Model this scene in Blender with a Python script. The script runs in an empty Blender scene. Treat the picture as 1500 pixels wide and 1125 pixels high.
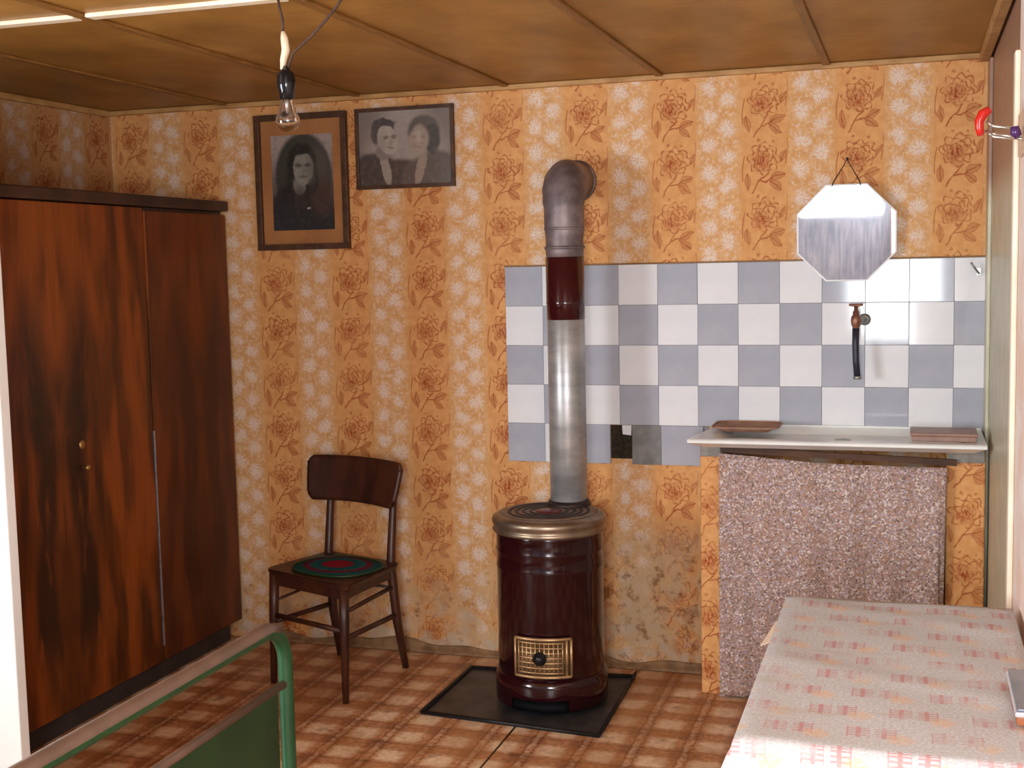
import bpy, bmesh, math, random
from mathutils import Vector, Matrix

random.seed(7)
scn = bpy.context.scene
col = scn.collection
PI = math.pi

# ---------------------------------------------------------------- camera
F_PX = 1835.45
yaw, pitch, roll = -0.3108, -0.0948, -0.0216
fw = Vector((math.sin(yaw) * math.cos(pitch), math.cos(yaw) * math.cos(pitch), math.sin(pitch)))
rt = Vector((math.cos(yaw), -math.sin(yaw), 0))
up = rt.cross(fw)
rt2 = rt * math.cos(roll) + up * math.sin(roll)
up2 = -rt * math.sin(roll) + up * math.cos(roll)
cam = bpy.data.cameras.new('camera')
cam.sensor_fit = 'HORIZONTAL'
cam.sensor_width = 36.0
cam.lens = F_PX / 1500 * 36.0
cam.clip_start = 0.05
cam_o = bpy.data.objects.new('camera', cam)
col.objects.link(cam_o)
cam_o.matrix_world = Matrix((
    (rt2.x, up2.x, -fw.x, 1.5205),
    (rt2.y, up2.y, -fw.y, -4.6834),
    (rt2.z, up2.z, -fw.z, 1.5745),
    (0, 0, 0, 1)))
scn.camera = cam_o

# ---------------------------------------------------------------- world, daylight, exposure
scn.view_settings.view_transform = 'Standard'
scn.view_settings.look = 'None'
scn.view_settings.gamma = 1.0
scn.view_settings.use_curve_mapping = False
scn.view_settings.exposure = 0.0
w = bpy.data.worlds.new('world')
scn.world = w
w.use_nodes = True
w.node_tree.nodes['Background'].inputs[0].default_value = (0.85, 0.92, 1.0, 1)
w.node_tree.nodes['Background'].inputs[1].default_value = 0.6


def area(name, loc, direction, sx, sy, power, color):
    l = bpy.data.lights.new(name, 'AREA')
    l.shape = 'RECTANGLE'
    l.size, l.size_y, l.energy, l.color = sx, sy, power, color
    o = bpy.data.objects.new(name, l)
    col.objects.link(o)
    o.location = loc
    o.rotation_euler = Vector(direction).to_track_quat('-Z', 'Y').to_euler()
    return o


# daylight entering through the window behind the camera and the one in the left wall
area('window_daylight', (1.39, -5.23, 1.47), (0, 1, 0), 0.60, 0.96, 92, (0.89, 0.955, 1.0))
area('window_daylight', (-1.80, -3.8, 1.42), (1, 0, 0), 1.2, 1.04, 125, (0.89, 0.955, 1.0))

# ---------------------------------------------------------------- node helpers


def lin(c):
    return tuple(((v / 255) / 12.92 if v / 255 <= 0.04045 else ((v / 255 + 0.055) / 1.055) ** 2.4) for v in c) + (1,)


class X:
    """a value socket in a node tree, with arithmetic"""
    nt = None

    def __init__(s, v):
        s.v = v

    @staticmethod
    def op(o, *a, clamp=False):
        n = X.nt.nodes.new('ShaderNodeMath')
        n.operation = o
        n.use_clamp = clamp
        for i, q in enumerate(a):
            if isinstance(q, X):
                X.nt.links.new(q.v, n.inputs[i])
            else:
                n.inputs[i].default_value = q
        return X(n.outputs[0])

    def __add__(s, o): return X.op('ADD', s, o)
    def __radd__(s, o): return X.op('ADD', o, s)
    def __sub__(s, o): return X.op('SUBTRACT', s, o)
    def __rsub__(s, o): return X.op('SUBTRACT', o, s)
    def __mul__(s, o): return X.op('MULTIPLY', s, o)
    def __rmul__(s, o): return X.op('MULTIPLY', o, s)
    def __truediv__(s, o): return X.op('DIVIDE', s, o)
    def __neg__(s): return X.op('MULTIPLY', s, -1)


def fabs(a): return X.op('ABSOLUTE', a)
def fsin(a): return X.op('SINE', a)
def fcos(a): return X.op('COSINE', a)
def fsqrt(a): return X.op('SQRT', a)
def ffloor(a): return X.op('FLOOR', a)
def ffract(a): return X.op('FRACT', a)
def fmin(a, b): return X.op('MINIMUM', a, b)
def fmax(a, b): return X.op('MAXIMUM', a, b)
def fpow(a, b): return X.op('POWER', a, b)
def atan2(a, b): return X.op('ARCTAN2', a, b)
def clamp(a): return X.op('ADD', a, 0.0, clamp=True)
def gt(a, b): return X.op('GREATER_THAN', a, b)
def lt(a, b): return X.op('LESS_THAN', a, b)


def sstep(a, lo, hi):
    """smooth 0..1 as a goes from lo to hi (lo may exceed hi)"""
    n = X.nt.nodes.new('ShaderNodeMapRange')
    n.interpolation_type = 'SMOOTHSTEP'
    inv = lo > hi
    if inv:
        lo, hi = hi, lo
    X.nt.links.new(a.v, n.inputs[0])
    n.inputs[1].default_value, n.inputs[2].default_value = lo, hi
    n.inputs[3].default_value, n.inputs[4].default_value = (1, 0) if inv else (0, 1)
    return X(n.outputs[0])


def coords(kind='Object'):
    tc = X.nt.nodes.new('ShaderNodeTexCoord')
    sp = X.nt.nodes.new('ShaderNodeSeparateXYZ')
    X.nt.links.new(tc.outputs[kind], sp.inputs[0])
    return X(sp.outputs[0]), X(sp.outputs[1]), X(sp.outputs[2])


def comb(x, y, z=0.0):
    n = X.nt.nodes.new('ShaderNodeCombineXYZ')
    for i, q in enumerate((x, y, z)):
        if isinstance(q, X):
            X.nt.links.new(q.v, n.inputs[i])
        else:
            n.inputs[i].default_value = q
    return n.outputs[0]


def noise(vec, scale, detail=3, rough=0.55, dist=0.0):
    n = X.nt.nodes.new('ShaderNodeTexNoise')
    X.nt.links.new(vec, n.inputs['Vector'])
    n.inputs['Scale'].default_value = scale
    n.inputs['Detail'].default_value = detail
    n.inputs['Roughness'].default_value = rough
    n.inputs['Distortion'].default_value = dist
    return X(n.outputs[0])


def voronoi(vec, scale, feature='F1', out=0):
    n = X.nt.nodes.new('ShaderNodeTexVoronoi')
    n.feature = feature
    X.nt.links.new(vec, n.inputs['Vector'])
    n.inputs['Scale'].default_value = scale
    return n.outputs[out]


def mix(f, a, b):
    """colours as sRGB 0-255 triples or sockets"""
    n = X.nt.nodes.new('ShaderNodeMix')
    n.data_type = 'RGBA'
    n.clamp_factor = True
    if isinstance(f, X):
        X.nt.links.new(f.v, n.inputs[0])
    else:
        n.inputs[0].default_value = f
    for i, q in ((6, a), (7, b)):
        if isinstance(q, tuple):
            n.inputs[i].default_value = lin(q)
        else:
            X.nt.links.new(q, n.inputs[i])
    return n.outputs[2]


def ramp(f, stops):
    n = X.nt.nodes.new('ShaderNodeValToRGB')
    X.nt.links.new(f.v, n.inputs[0])
    e = n.color_ramp.elements
    while len(e) < len(stops):
        e.new(0.5)
    for q, (p, c) in zip(e, stops):
        q.position = p
        q.color = lin(c)
    return n.outputs[0]


MATS = {}


def mat(name, color=None, rough=0.6, metal=0.0, build=None, bump=None, spec=0.5, trans=0.0, coat=0.0, ior=1.45):
    m = bpy.data.materials.new(name)
    m.use_nodes = True
    nt = m.node_tree
    X.nt = nt
    b = nt.nodes['Principled BSDF']
    b.inputs['Roughness'].default_value = rough
    b.inputs['Metallic'].default_value = metal
    b.inputs['Specular IOR Level'].default_value = spec
    b.inputs['Transmission Weight'].default_value = trans
    b.inputs['Coat Weight'].default_value = coat
    b.inputs['Coat Roughness'].default_value = 0.08
    b.inputs['IOR'].default_value = ior
    if color:
        b.inputs['Base Color'].default_value = lin(color)
    if build:
        r = build()
        h = None
        if isinstance(r, tuple):
            r, h = r
        nt.links.new(r, b.inputs['Base Color'])
        if h is not None:
            bn = nt.nodes.new('ShaderNodeBump')
            bn.inputs['Strength'].default_value = bump or 0.3
            bn.inputs['Distance'].default_value = 0.004
            nt.links.new(h.v, bn.inputs['Height'])
            nt.links.new(bn.outputs[0], b.inputs['Normal'])
    MATS[name] = m
    return m


def simple(name, c1, c2, scale=12, rough=0.6, metal=0.0, bump=0.0, stretch=(1, 1, 1), lo=0.3, hi=0.7, spec=0.5, coat=0.0):
    def f():
        x, y, z = coords()
        n = noise(comb(x * stretch[0], y * stretch[1], z * stretch[2]), scale, 4)
        return (mix(sstep(n, lo, hi), c1, c2), n) if bump else mix(sstep(n, lo, hi), c1, c2)
    return mat(name, rough=rough, metal=metal, build=f, bump=bump, spec=spec, coat=coat)


# ---------------------------------------------------------------- patterns
def wallpaper(axis, u0=0.0, shade=(1, 1, 1), stain=True):
    def f():
        x, y, z = coords()
        u = (x, y)[axis] + u0
        v3 = comb(x, y, z)
        wob = noise(v3, 17, 3) - 0.5
        wob2 = noise(comb(x + 3.1, y + 1.7, z + 5.0), 17, 3) - 0.5
        PU, PV = 0.3333, 0.205
        # local coordinates about the rose (stripe centred on 0)
        p = (ffract(u / PU + 0.5) - 0.5) * PU
        q = (ffract((z - 2.145) / PV + 0.62) - 0.62) * PV
        stripeA = sstep(fabs(p + wob * 0.006), 0.088, 0.078)
        pw = p + wob * 0.034
        qw = q + wob2 * 0.034
        # rose: three scalloped rings and a smudged heart
        r = fsqrt(pw * pw + qw * qw * 1.15) / 0.054
        th = atan2(qw, pw)
        line = None
        for a, n, ph, wd in ((1.02, 8, 0.4, 0.10), (0.76, 6, 1.7, 0.11), (0.50, 5, 0.3, 0.11), (0.26, 3, 0.9, 0.12)):
            d = fabs(r - (a + fcos(th * n + ph) * (0.11 * a + 0.02)))
            l = sstep(d, wd, 0.02)
            line = l if line is None else fmax(line, l)
        brk = sstep(noise(v3, 70, 2), 0.38, 0.56)
        heart = sstep(fsqrt((pw + 0.012) * (pw + 0.012) + (qw + 0.012) * (qw + 0.012)) / 0.05, 1.0, 0.1)
        streak = sstep(noise(comb(x * 1.0, y, z * 0.5), 120, 2), 0.45, 0.6)
        rose = fmax(line * (brk * 0.75 + 0.25) * 0.85, heart * (streak * 0.7 + 0.42))

        # leaves
        def leaf(cx, cy, ang, L, Wd):
            ca, sa = math.cos(ang), math.sin(ang)
            a = ((pw - cx) * ca + (qw - cy) * sa) / L
            b = ((qw - cy) * ca - (pw - cx) * sa) / Wd
            d = a * a + fabs(b)
            fill = sstep(d, 1.05, 0.85)
            edge = fill * sstep(d, 0.6, 0.95)
            vein = fill * sstep(fabs(b), 0.22, 0.05)
            return fmax(fmax(edge, vein) * 0.9, fill * 0.42)
        lv = leaf(0.046, -0.066, 0.35, 0.030, 0.015)
        for a in ((0.040, -0.098, -0.65, 0.030, 0.015), (-0.060, -0.080, 1.65, 0.034, 0.013),
                  (0.066, 0.010, 1.1, 0.026, 0.011), (-0.02, 0.066, 0.2, 0.006, 0.006), (0.03, 0.06, 0.4, 0.005, 0.005)):
            lv = fmax(lv, leaf(*a))
        # stems
        t = (qw + 0.05) * (-1.0)
        stem = sstep(fabs(pw - (0.014 - t * 0.95 + t * t * 3.0)), 0.0046, 0.001) * gt(t, 0.0) * lt(t, 0.078)
        twig = sstep(fabs(qw - (-0.082 + pw * 0.25)), 0.004, 0.001) * gt(pw, -0.012) * lt(pw, 0.03)
        stem = fmax(stem, twig)
        side = sstep(fabs(p - (0.078 + fsin(q * 30.6) * 0.005)), 0.0032, 0.0008) * sstep(fsin(q * 30.6 + 0.8), 0.0, 0.3)
        sid2 = sstep(fabs(p + (0.074 - fsin(q * 30.6) * 0.006)), 0.0032, 0.0008) * sstep(fsin(q * 30.6 + 2.6), 0.0, 0.3)
        ink = fmax(fmax(rose, lv), fmax(stem * 0.9, fmax(side, sid2) * 0.75))
        mott = noise(v3, 30, 4)
        wear = noise(comb(x + 9, y, z), 2.3, 3)
        gA = mix(sstep(mott, 0.3, 0.7), (208, 147, 88), (220, 163, 104))
        cA = mix(ink * (sstep(wear, 0.25, 0.6) * 0.35 + 0.6), gA, (154, 64, 22))

        # pale stripe with bursting daisies on a two-column lattice
        p2 = (ffract(u / PU) - 0.5) * PU
        HV = PV / 2
        gB = mix(sstep(mott, 0.35, 0.7), (208, 152, 94), (217, 168, 116))
        gold = sstep(noise(comb(x * 1.4, y * 1.4, z * 0.9), 60, 2), 0.55, 0.66)
        gB = mix(gold * 0.45, gB, (234, 184, 108))
        fl = None
        for cx, off in ((-0.034, 0.0), (0.032, 0.45)):
            a = p2 - cx + wob * 0.06
            b = (ffract(z / HV + off) - 0.5) * HV + wob2 * 0.06
            rr = fsqrt(a * a + b * b)
            tt = atan2(b, a)
            pet = fabs(fcos(tt * 5.5 + wob * 8)) * 0.75 + 0.25
            m = sstep(rr, 0.040, 0.012) * sstep(pet, 0.2, 0.85)
            fl = m if fl is None else fmax(fl, m)
        fl = fl * (sstep(noise(v3, 90, 2), 0.3, 0.55) * 0.6 + 0.4)
        dust = sstep(noise(v3, 70, 3), 0.46, 0.70) * 0.45
        inB = sstep(fabs(p2), 0.085, 0.06)
        cB = mix(fmax(fl * 0.85, dust) * inB, gB, (228, 217, 208))
        c = mix(stripeA, cB, cA)
        if stain:
            # damp and flaking near the floor
            low = sstep(z, 0.55, 0.12)
            bl = noise(comb(x + 2, y, z), 6.5, 5, 0.6)
            c = mix(low * sstep(bl, 0.44, 0.58) * 0.7, c, (205, 170, 130))
            sp = noise(comb(x - 4, y, z), 16, 5, 0.7)
            c = mix(low * sstep(sp, 0.56, 0.66) * 0.7, c, (140, 84, 36))
            pt = sstep(fsqrt((x - 0.62) * (x - 0.62) * 4.0 + (z - 0.3) * (z - 0.3) * 9.0), 1.0, 0.35)
            c = mix(pt * sstep(bl, 0.36, 0.54) * 0.75, c, (196, 168, 132))
            c = mix(pt * sstep(sp, 0.50, 0.64) * 0.75, c, (128, 76, 34))
            gr = noise(comb(x, y, z - 7), 11, 4)
            c = mix(sstep(z, 0.3, 0.05) * sstep(gr, 0.5, 0.62) * 0.6, c, (188, 176, 158))
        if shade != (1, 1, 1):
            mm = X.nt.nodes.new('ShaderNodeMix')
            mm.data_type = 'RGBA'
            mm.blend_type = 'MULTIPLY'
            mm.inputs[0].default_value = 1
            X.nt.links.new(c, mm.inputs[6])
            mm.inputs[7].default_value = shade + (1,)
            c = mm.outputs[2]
        return c, noise(v3, 45, 3)
    return f


mat('wallpaper_back', rough=0.62, spec=0.25, build=wallpaper(0), bump=0.08)
mat('wallpaper_left', rough=0.62, spec=0.25, build=wallpaper(1, 0.1, (0.72, 0.74, 0.80)), bump=0.08)  # same paper multiplied darker: the left wall's dimness is in the colour
mat('wallpaper_pier_left', rough=0.6, spec=0.25, build=wallpaper(0, 0.165, stain=False), bump=0.05)
mat('wallpaper_pier', rough=0.6, spec=0.25, build=wallpaper(0, -0.035, stain=False), bump=0.05)


def f_pink():
    x, y, z = coords()
    n = noise(comb(x, y, z), 7, 4)
    m = noise(comb(x, y, z), 40, 3)
    c = mix(sstep(n, 0.35, 0.65), (240, 226, 218), (236, 204, 186))
    return mix(sstep(m, 0.55, 0.7) * 0.5, c, (238, 230, 224))


mat('wallpaper_pink', rough=0.7, build=f_pink)


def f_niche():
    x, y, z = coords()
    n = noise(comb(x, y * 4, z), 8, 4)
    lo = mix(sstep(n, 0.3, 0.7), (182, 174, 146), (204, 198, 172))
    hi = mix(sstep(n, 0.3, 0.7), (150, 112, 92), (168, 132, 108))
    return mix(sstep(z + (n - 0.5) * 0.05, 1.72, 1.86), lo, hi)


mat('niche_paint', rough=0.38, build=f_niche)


def f_lino():
    x, y, z = coords()
    v3 = comb(x, y, z)
    wob = (noise(v3, 30, 3) - 0.5) * 0.022
    P = 0.165
    a = ffract((x + wob) / P)
    b = ffract((y + wob) / P)
    # plaid: broad and narrow bands both ways, printed out of register
    ba = sstep(fabs(a - 0.5), 0.36, 0.16)
    bb = sstep(fabs(b - 0.5), 0.36, 0.16)
    rb = fabs(ffract(y / P * 6) - 0.5) * 2
    n = noise(v3, 55, 4)
    big = noise(v3, 2.2, 3)
    mid = noise(comb(x + 1, y * 0.7, z), 9, 4)
    base = mix(sstep(n, 0.3, 0.7), (168, 110, 72), (206, 148, 106))
    c = mix(ba * bb * (0.35 + n * 0.7), base, (246, 216, 180))
    c = mix((1.0 - ba) * (1.0 - bb) * 0.65, c, (132, 78, 50))
    c = mix(sstep(fabs(a - 0.05), 0.08, 0.02) * sstep(n, 0.3, 0.65) * 0.42, c, (228, 200, 168))
    c = mix(sstep(fabs(a - 0.15), 0.03, 0.006) * sstep(rb, 0.1, 0.6) * 0.6, c, (92, 50, 32))
    c = mix(sstep(fabs(a - 0.96), 0.03, 0.006) * 0.5, c, (92, 50, 32))
    c = mix(sstep(fabs(b - 0.13), 0.04, 0.01) * 0.35, c, (120, 66, 42))
    # worn and dirty patches
    c = mix(sstep(mid, 0.45, 0.65) * 0.4, c, (164, 102, 48))
    c = mix(sstep(big, 0.45, 0.62) * 0.4, c, (168, 106, 50))
    c = mix(sstep(noise(comb(x + 5, y, z), 9, 4), 0.6, 0.72) * 0.5, c, (78, 46, 28))
    # open seam between two sheets of lino
    c = mix(sstep(fabs(x - 0.235), 0.006, 0.002), c, (48, 24, 14))
    return c, n


mat('lino', rough=0.36, build=f_lino, bump=0.05, spec=0.4)


def f_ceil():
    x, y, z = coords()
    n = noise(comb(x * 1.0, y * 0.6, z), 5, 4)
    g = noise(comb(x * 0.7, y * 9, z), 9, 4)
    c = ramp(n, [(0.28, (140, 98, 42)), (0.5, (162, 116, 54)), (0.72, (180, 134, 68))])
    return mix(sstep(g, 0.5, 0.75) * 0.35, c, (122, 80, 34))


mat('fibreboard', rough=0.45, build=f_ceil, spec=0.4)
simple('batten_wood', (126, 86, 38), (150, 106, 52), 10, 0.5, stretch=(8, 1, 1))
simple('batten_lit', (232, 214, 180), (244, 230, 204), 9, 0.5)  # pale tone paints in the window light caught by the cross battens
simple('cornice', (164, 118, 66), (196, 152, 96), 8, 0.55, stretch=(1, 1, 3))
simple('skirting', (120, 90, 62), (156, 120, 84), 22, 0.6)
simple('tile_white', (222, 222, 226), (232, 231, 232), 5, 0.07, spec=0.32)
simple('tile_grey', (164, 166, 177), (177, 178, 187), 6, 0.07, spec=0.32)
simple('tile_dirty', (106, 103, 100), (134, 132, 130), 16, 0.3)
simple('grout', (120, 120, 126), (146, 144, 148), 30, 0.9)
simple('hole_shade', (26, 20, 14), (58, 46, 24), 60, 0.9)
simple('plaster_grey', (126, 138, 158), (166, 176, 192), 4, 0.8, stretch=(14, 14, 1))
simple('white_paint', (244, 243, 238), (251, 250, 247), 3, 0.4)
simple('cream_wood', (228, 212, 188), (240, 226, 206), 9, 0.5)


def f_veneer():
    x, y, z = coords()
    # book-matched walnut: mirrored about the middle of the wide door
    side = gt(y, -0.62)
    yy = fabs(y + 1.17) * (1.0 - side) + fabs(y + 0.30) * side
    w1 = noise(comb(yy * 1.3, z * 0.30, 0.0), 3.0, 3)
    bands = fsin(yy * 20.0 + (w1 - 0.5) * 20.0)
    cath = fabs(yy - 0.06 - (w1 - 0.5) * 0.25 - fabs(fsin(z * 2.3 + 0.9)) * 0.07)
    flame = sstep(cath, 0.13, 0.02) * sstep(z, 1.75, 1.15) * sstep(z, 0.10, 0.4)
    fine = noise(comb(yy * 34, z * 1.2, 0.0), 4, 4)
    mot = noise(comb(yy * 3, z * 0.6, 2.0), 5, 4)
    c = ramp(clamp(bands * 0.22 + 0.5 + (fine - 0.5) * 0.55), [(0.1, (70, 34, 14)), (0.45, (106, 52, 18)), (0.9, (154, 78, 26))])
    c = mix(flame * sstep(mot, 0.30, 0.50) * 0.9, c, (34, 22, 17))
    c = mix(sstep(bands, 0.0, -0.9) * sstep(mot, 0.42, 0.6) * 0.6, c, (52, 30, 18))
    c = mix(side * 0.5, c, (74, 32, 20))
    return c


mat('veneer', rough=0.33, build=f_veneer, spec=0.4)
simple('wardrobe_dark', (52, 34, 26), (74, 48, 34), 6, 0.4)
simple('wardrobe_base', (40, 36, 38), (62, 54, 52), 9, 0.5)
simple('seam_metal', (150, 150, 165), (200, 200, 210), 30, 0.3, metal=0.8)
simple('brass_worn', (150, 110, 60), (190, 150, 90), 20, 0.35, metal=0.7)
simple('chair_wood', (52, 28, 20), (78, 42, 28), 14, 0.38, stretch=(1, 1, 0.3))


def f_cushion():
    x, y, z = coords()
    a = fsqrt((x / 0.175) * (x / 0.175) + (y / 0.145) * (y / 0.145))
    n = noise(comb(x, y, z), 90, 2)
    c = ramp(a, [(0.0, (150, 24, 48)), (0.36, (140, 24, 46)), (0.40, (26, 84, 90)), (0.64, (32, 96, 98)),
                 (0.68, (110, 30, 58)), (0.80, (96, 30, 54)), (0.84, (30, 78, 74))])
    return mix(sstep(n, 0.45, 0.65) * 0.4, c, (28, 42, 44)), n


mat('cushion', rough=0.95, build=f_cushion, bump=0.5, spec=0.1)
simple('enamel', (34, 7, 11), (42, 10, 14), 4, 0.13, coat=0.15)
simple('enamel_pipe', (50, 11, 15), (60, 15, 19), 4, 0.15, coat=0.3)
simple('bronze', (130, 112, 94), (162, 144, 124), 14, 0.36, metal=0.85)
simple('grate_bronze', (158, 124, 88), (190, 154, 112), 18, 0.32, metal=0.6)
simple('cast_iron', (122, 98, 80), (154, 130, 110), 24, 0.45, metal=0.55)
simple('cast_dark', (44, 34, 32), (66, 52, 48), 24, 0.5, metal=0.4)
simple('lid_red', (84, 20, 20), (104, 26, 24), 14, 0.3)
simple('stove_black', (18, 18, 22), (34, 34, 38), 14, 0.4, metal=0.2)
simple('plate_iron', (52, 50, 50), (84, 78, 76), 9, 0.42, metal=0.5)
simple('plate_rim', (24, 22, 22), (40, 36, 36), 14, 0.45, metal=0.4)
simple('pipe_aluminium', (148, 147, 148), (186, 185, 184), 6, 0.38, metal=0.55, stretch=(1, 1, 2.5))
simple('pipe_soot', (98, 86, 88), (142, 126, 126), 12, 0.5, metal=0.35)
simple('frame_dark', (62, 38, 22), (88, 56, 32), 30, 0.5)
simple('mat_board', (152, 98, 54), (172, 118, 68), 5, 0.6, stretch=(1, 1, 1))
mat('bulb_glass', (255, 255, 255), rough=0.0, trans=1.0, ior=1.06, coat=1.0)
simple('bakelite', (14, 14, 18), (24, 24, 30), 30, 0.15)
simple('cord', (58, 38, 28), (78, 52, 38), 60, 0.6)
simple('tape', (220, 200, 170), (236, 220, 194), 40, 0.7)
simple('filament', (160, 160, 160), (190, 190, 190), 20, 0.3, metal=0.9)
mat('mirror_glass', (226, 228, 232), rough=0.02, metal=1.0, build=lambda: mix(sstep(noise(comb(*coords()), 18, 3), 0.3, 0.7), (214, 218, 224), (228, 231, 235)))
simple('mirror_edge', (240, 242, 245), (252, 252, 252), 10, 0.15)
simple('string', (30, 24, 22), (44, 34, 30), 40, 0.8)
simple('sink_enamel', (224, 224, 222), (236, 236, 232), 6, 0.25)
simple('sink_cement', (120, 114, 108), (156, 150, 142), 18, 0.8)
simple('brown_plastic', (138, 102, 88), (160, 122, 104), 20, 0.4)
simple('brown_cloth', (150, 112, 92), (172, 132, 108), 24, 0.85)
simple('timber_dark', (66, 42, 30), (96, 62, 42), 14, 0.7, stretch=(0.3, 1, 1))
simple('tap_brass', (120, 78, 62), (156, 108, 88), 40, 0.4, metal=0.6)
simple('tap_steel', (130, 132, 128), (170, 170, 164), 30, 0.35, metal=0.7)
simple('rubber', (26, 26, 40), (44, 44, 58), 30, 0.45)


def f_curtain():
    x, y, z = coords()
    v3 = comb(x, 0.0, z)
    n = noise(v3, 120, 2)
    cell = voronoi(v3, 190, out=1)
    s = X.nt.nodes.new('ShaderNodeSeparateColor')
    X.nt.links.new(cell, s.inputs[0])
    r, g = X(s.outputs[0]), X(s.outputs[1])
    c = ramp(r, [(0.0, (80, 62, 60)), (0.22, (148, 122, 108)), (0.45, (172, 148, 146)), (0.62, (184, 136, 104)),
                 (0.78, (158, 148, 174)), (0.92, (228, 216, 210))])
    big = noise(v3, 14, 3)
    c = mix(0.30, c, (172, 146, 134))
    return mix(sstep(big, 0.5, 0.7) * 0.3, c, (156, 112, 78)), n


mat('curtain_print', rough=0.9, build=f_curtain, bump=0.1, spec=0.1)


def f_cloth():
    x, y, z = coords()
    # hanging sides carry on the print
    vv = y + z
    uu = x
    v3 = comb(uu, vv, 0.0)
    weave = noise(v3, 160, 2)
    c = mix(sstep(weave, 0.35, 0.65), (181, 180, 181), (200, 199, 199))
    PX, PY = 0.14, 0.20
    row = ffloor(vv / (PY / 2))
    sh = (ffract(row * 0.5) * 2) * 0.5
    a = (ffract(uu / PX + sh) - 0.5) * PX
    b = (ffract(vv / (PY / 2)) - 0.5) * (PY / 2)
    # small printed grids: rungs and posts
    box = sstep(fabs(a + 0.012), 0.043, 0.040) * sstep(fabs(b), 0.026, 0.023)
    post = sstep(fabs(ffract((a + 0.055) / 0.0215) - 0.5), 0.26, 0.36)
    rung = sstep(fabs(ffract((b + 0.026) / 0.0104) - 0.5), 0.22, 0.34)
    gap = sstep(fabs(a + 0.010), 0.004, 0.006)
    fade = sstep(noise(v3, 9, 2), 0.32, 0.56)
    g = box * fmax(post * 0.85, rung * 0.75) * gap
    c = mix(g * (fade * 0.55 + 0.22), c, (184, 108, 106))
    fx = a - 0.036
    fy = b + 0.024
    rr = fsqrt(fx * fx + fy * fy)
    fl = sstep(rr, 0.030, 0.012) * sstep(fabs(fcos(atan2(fy, fx) * 2.5)), 0.1, 0.5)
    c = mix(fl * (fade * 0.4 + 0.12), c, (222, 172, 118))
    c = mix(sstep(noise(comb(uu * 0.6, vv * 2.2, 3.0), 5, 3), 0.56, 0.7) * 0.35, c, (172, 154, 132))
    return c, weave


mat('tablecloth_print', rough=0.7, build=f_cloth, bump=0.1, spec=0.25)
simple('tan_fabric', (222, 196, 170), (232, 210, 188), 30, 0.8)
simple('table_wood', (110, 74, 44), (140, 98, 60), 12, 0.5, stretch=(1, 0.2, 1))
simple('tin_grey', (120, 126, 138), (146, 150, 160), 14, 0.3, metal=0.5)
simple('tin_silver', (226, 228, 236), (240, 240, 246), 20, 0.2, metal=0.6)
simple('tin_orange', (150, 86, 50), (180, 108, 66), 20, 0.5)
simple('green_paint', (24, 60, 34), (33, 72, 42), 8, 0.35)
simple('green_panel', (22, 50, 28), (32, 62, 34), 6, 0.4)
simple('rail_brown', (114, 90, 78), (96, 78, 66), 10, 0.4, stretch=(1, 1, 1))  # brown tone for the top rail and upper crossbar
simple('spring_steel', (110, 110, 112), (140, 140, 142), 30, 0.4, metal=0.8)
simple('chrome', (190, 184, 172), (216, 210, 198), 30, 0.2, metal=0.85)
simple('red_plastic', (196, 36, 26), (214, 48, 34), 12, 0.22)
simple('purple_plastic', (74, 40, 92), (92, 52, 110), 12, 0.25)
simple('rack_wood', (206, 176, 150), (222, 196, 172), 12, 0.5)

# ---------------------------------------------------------------- portrait prints


def ell(u, v, cx, cy, rx, ry, soft=0.25, ang=0.0):
    a, b = u - cx, v - cy
    if ang:
        ca, sa = math.cos(ang), math.sin(ang)
        a, b = a * ca + b * sa, b * ca - a * sa
    d = fsqrt((a / rx) * (a / rx) + (b / ry) * (b / ry))
    return sstep(d, 1 + soft, 1 - soft)


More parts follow.
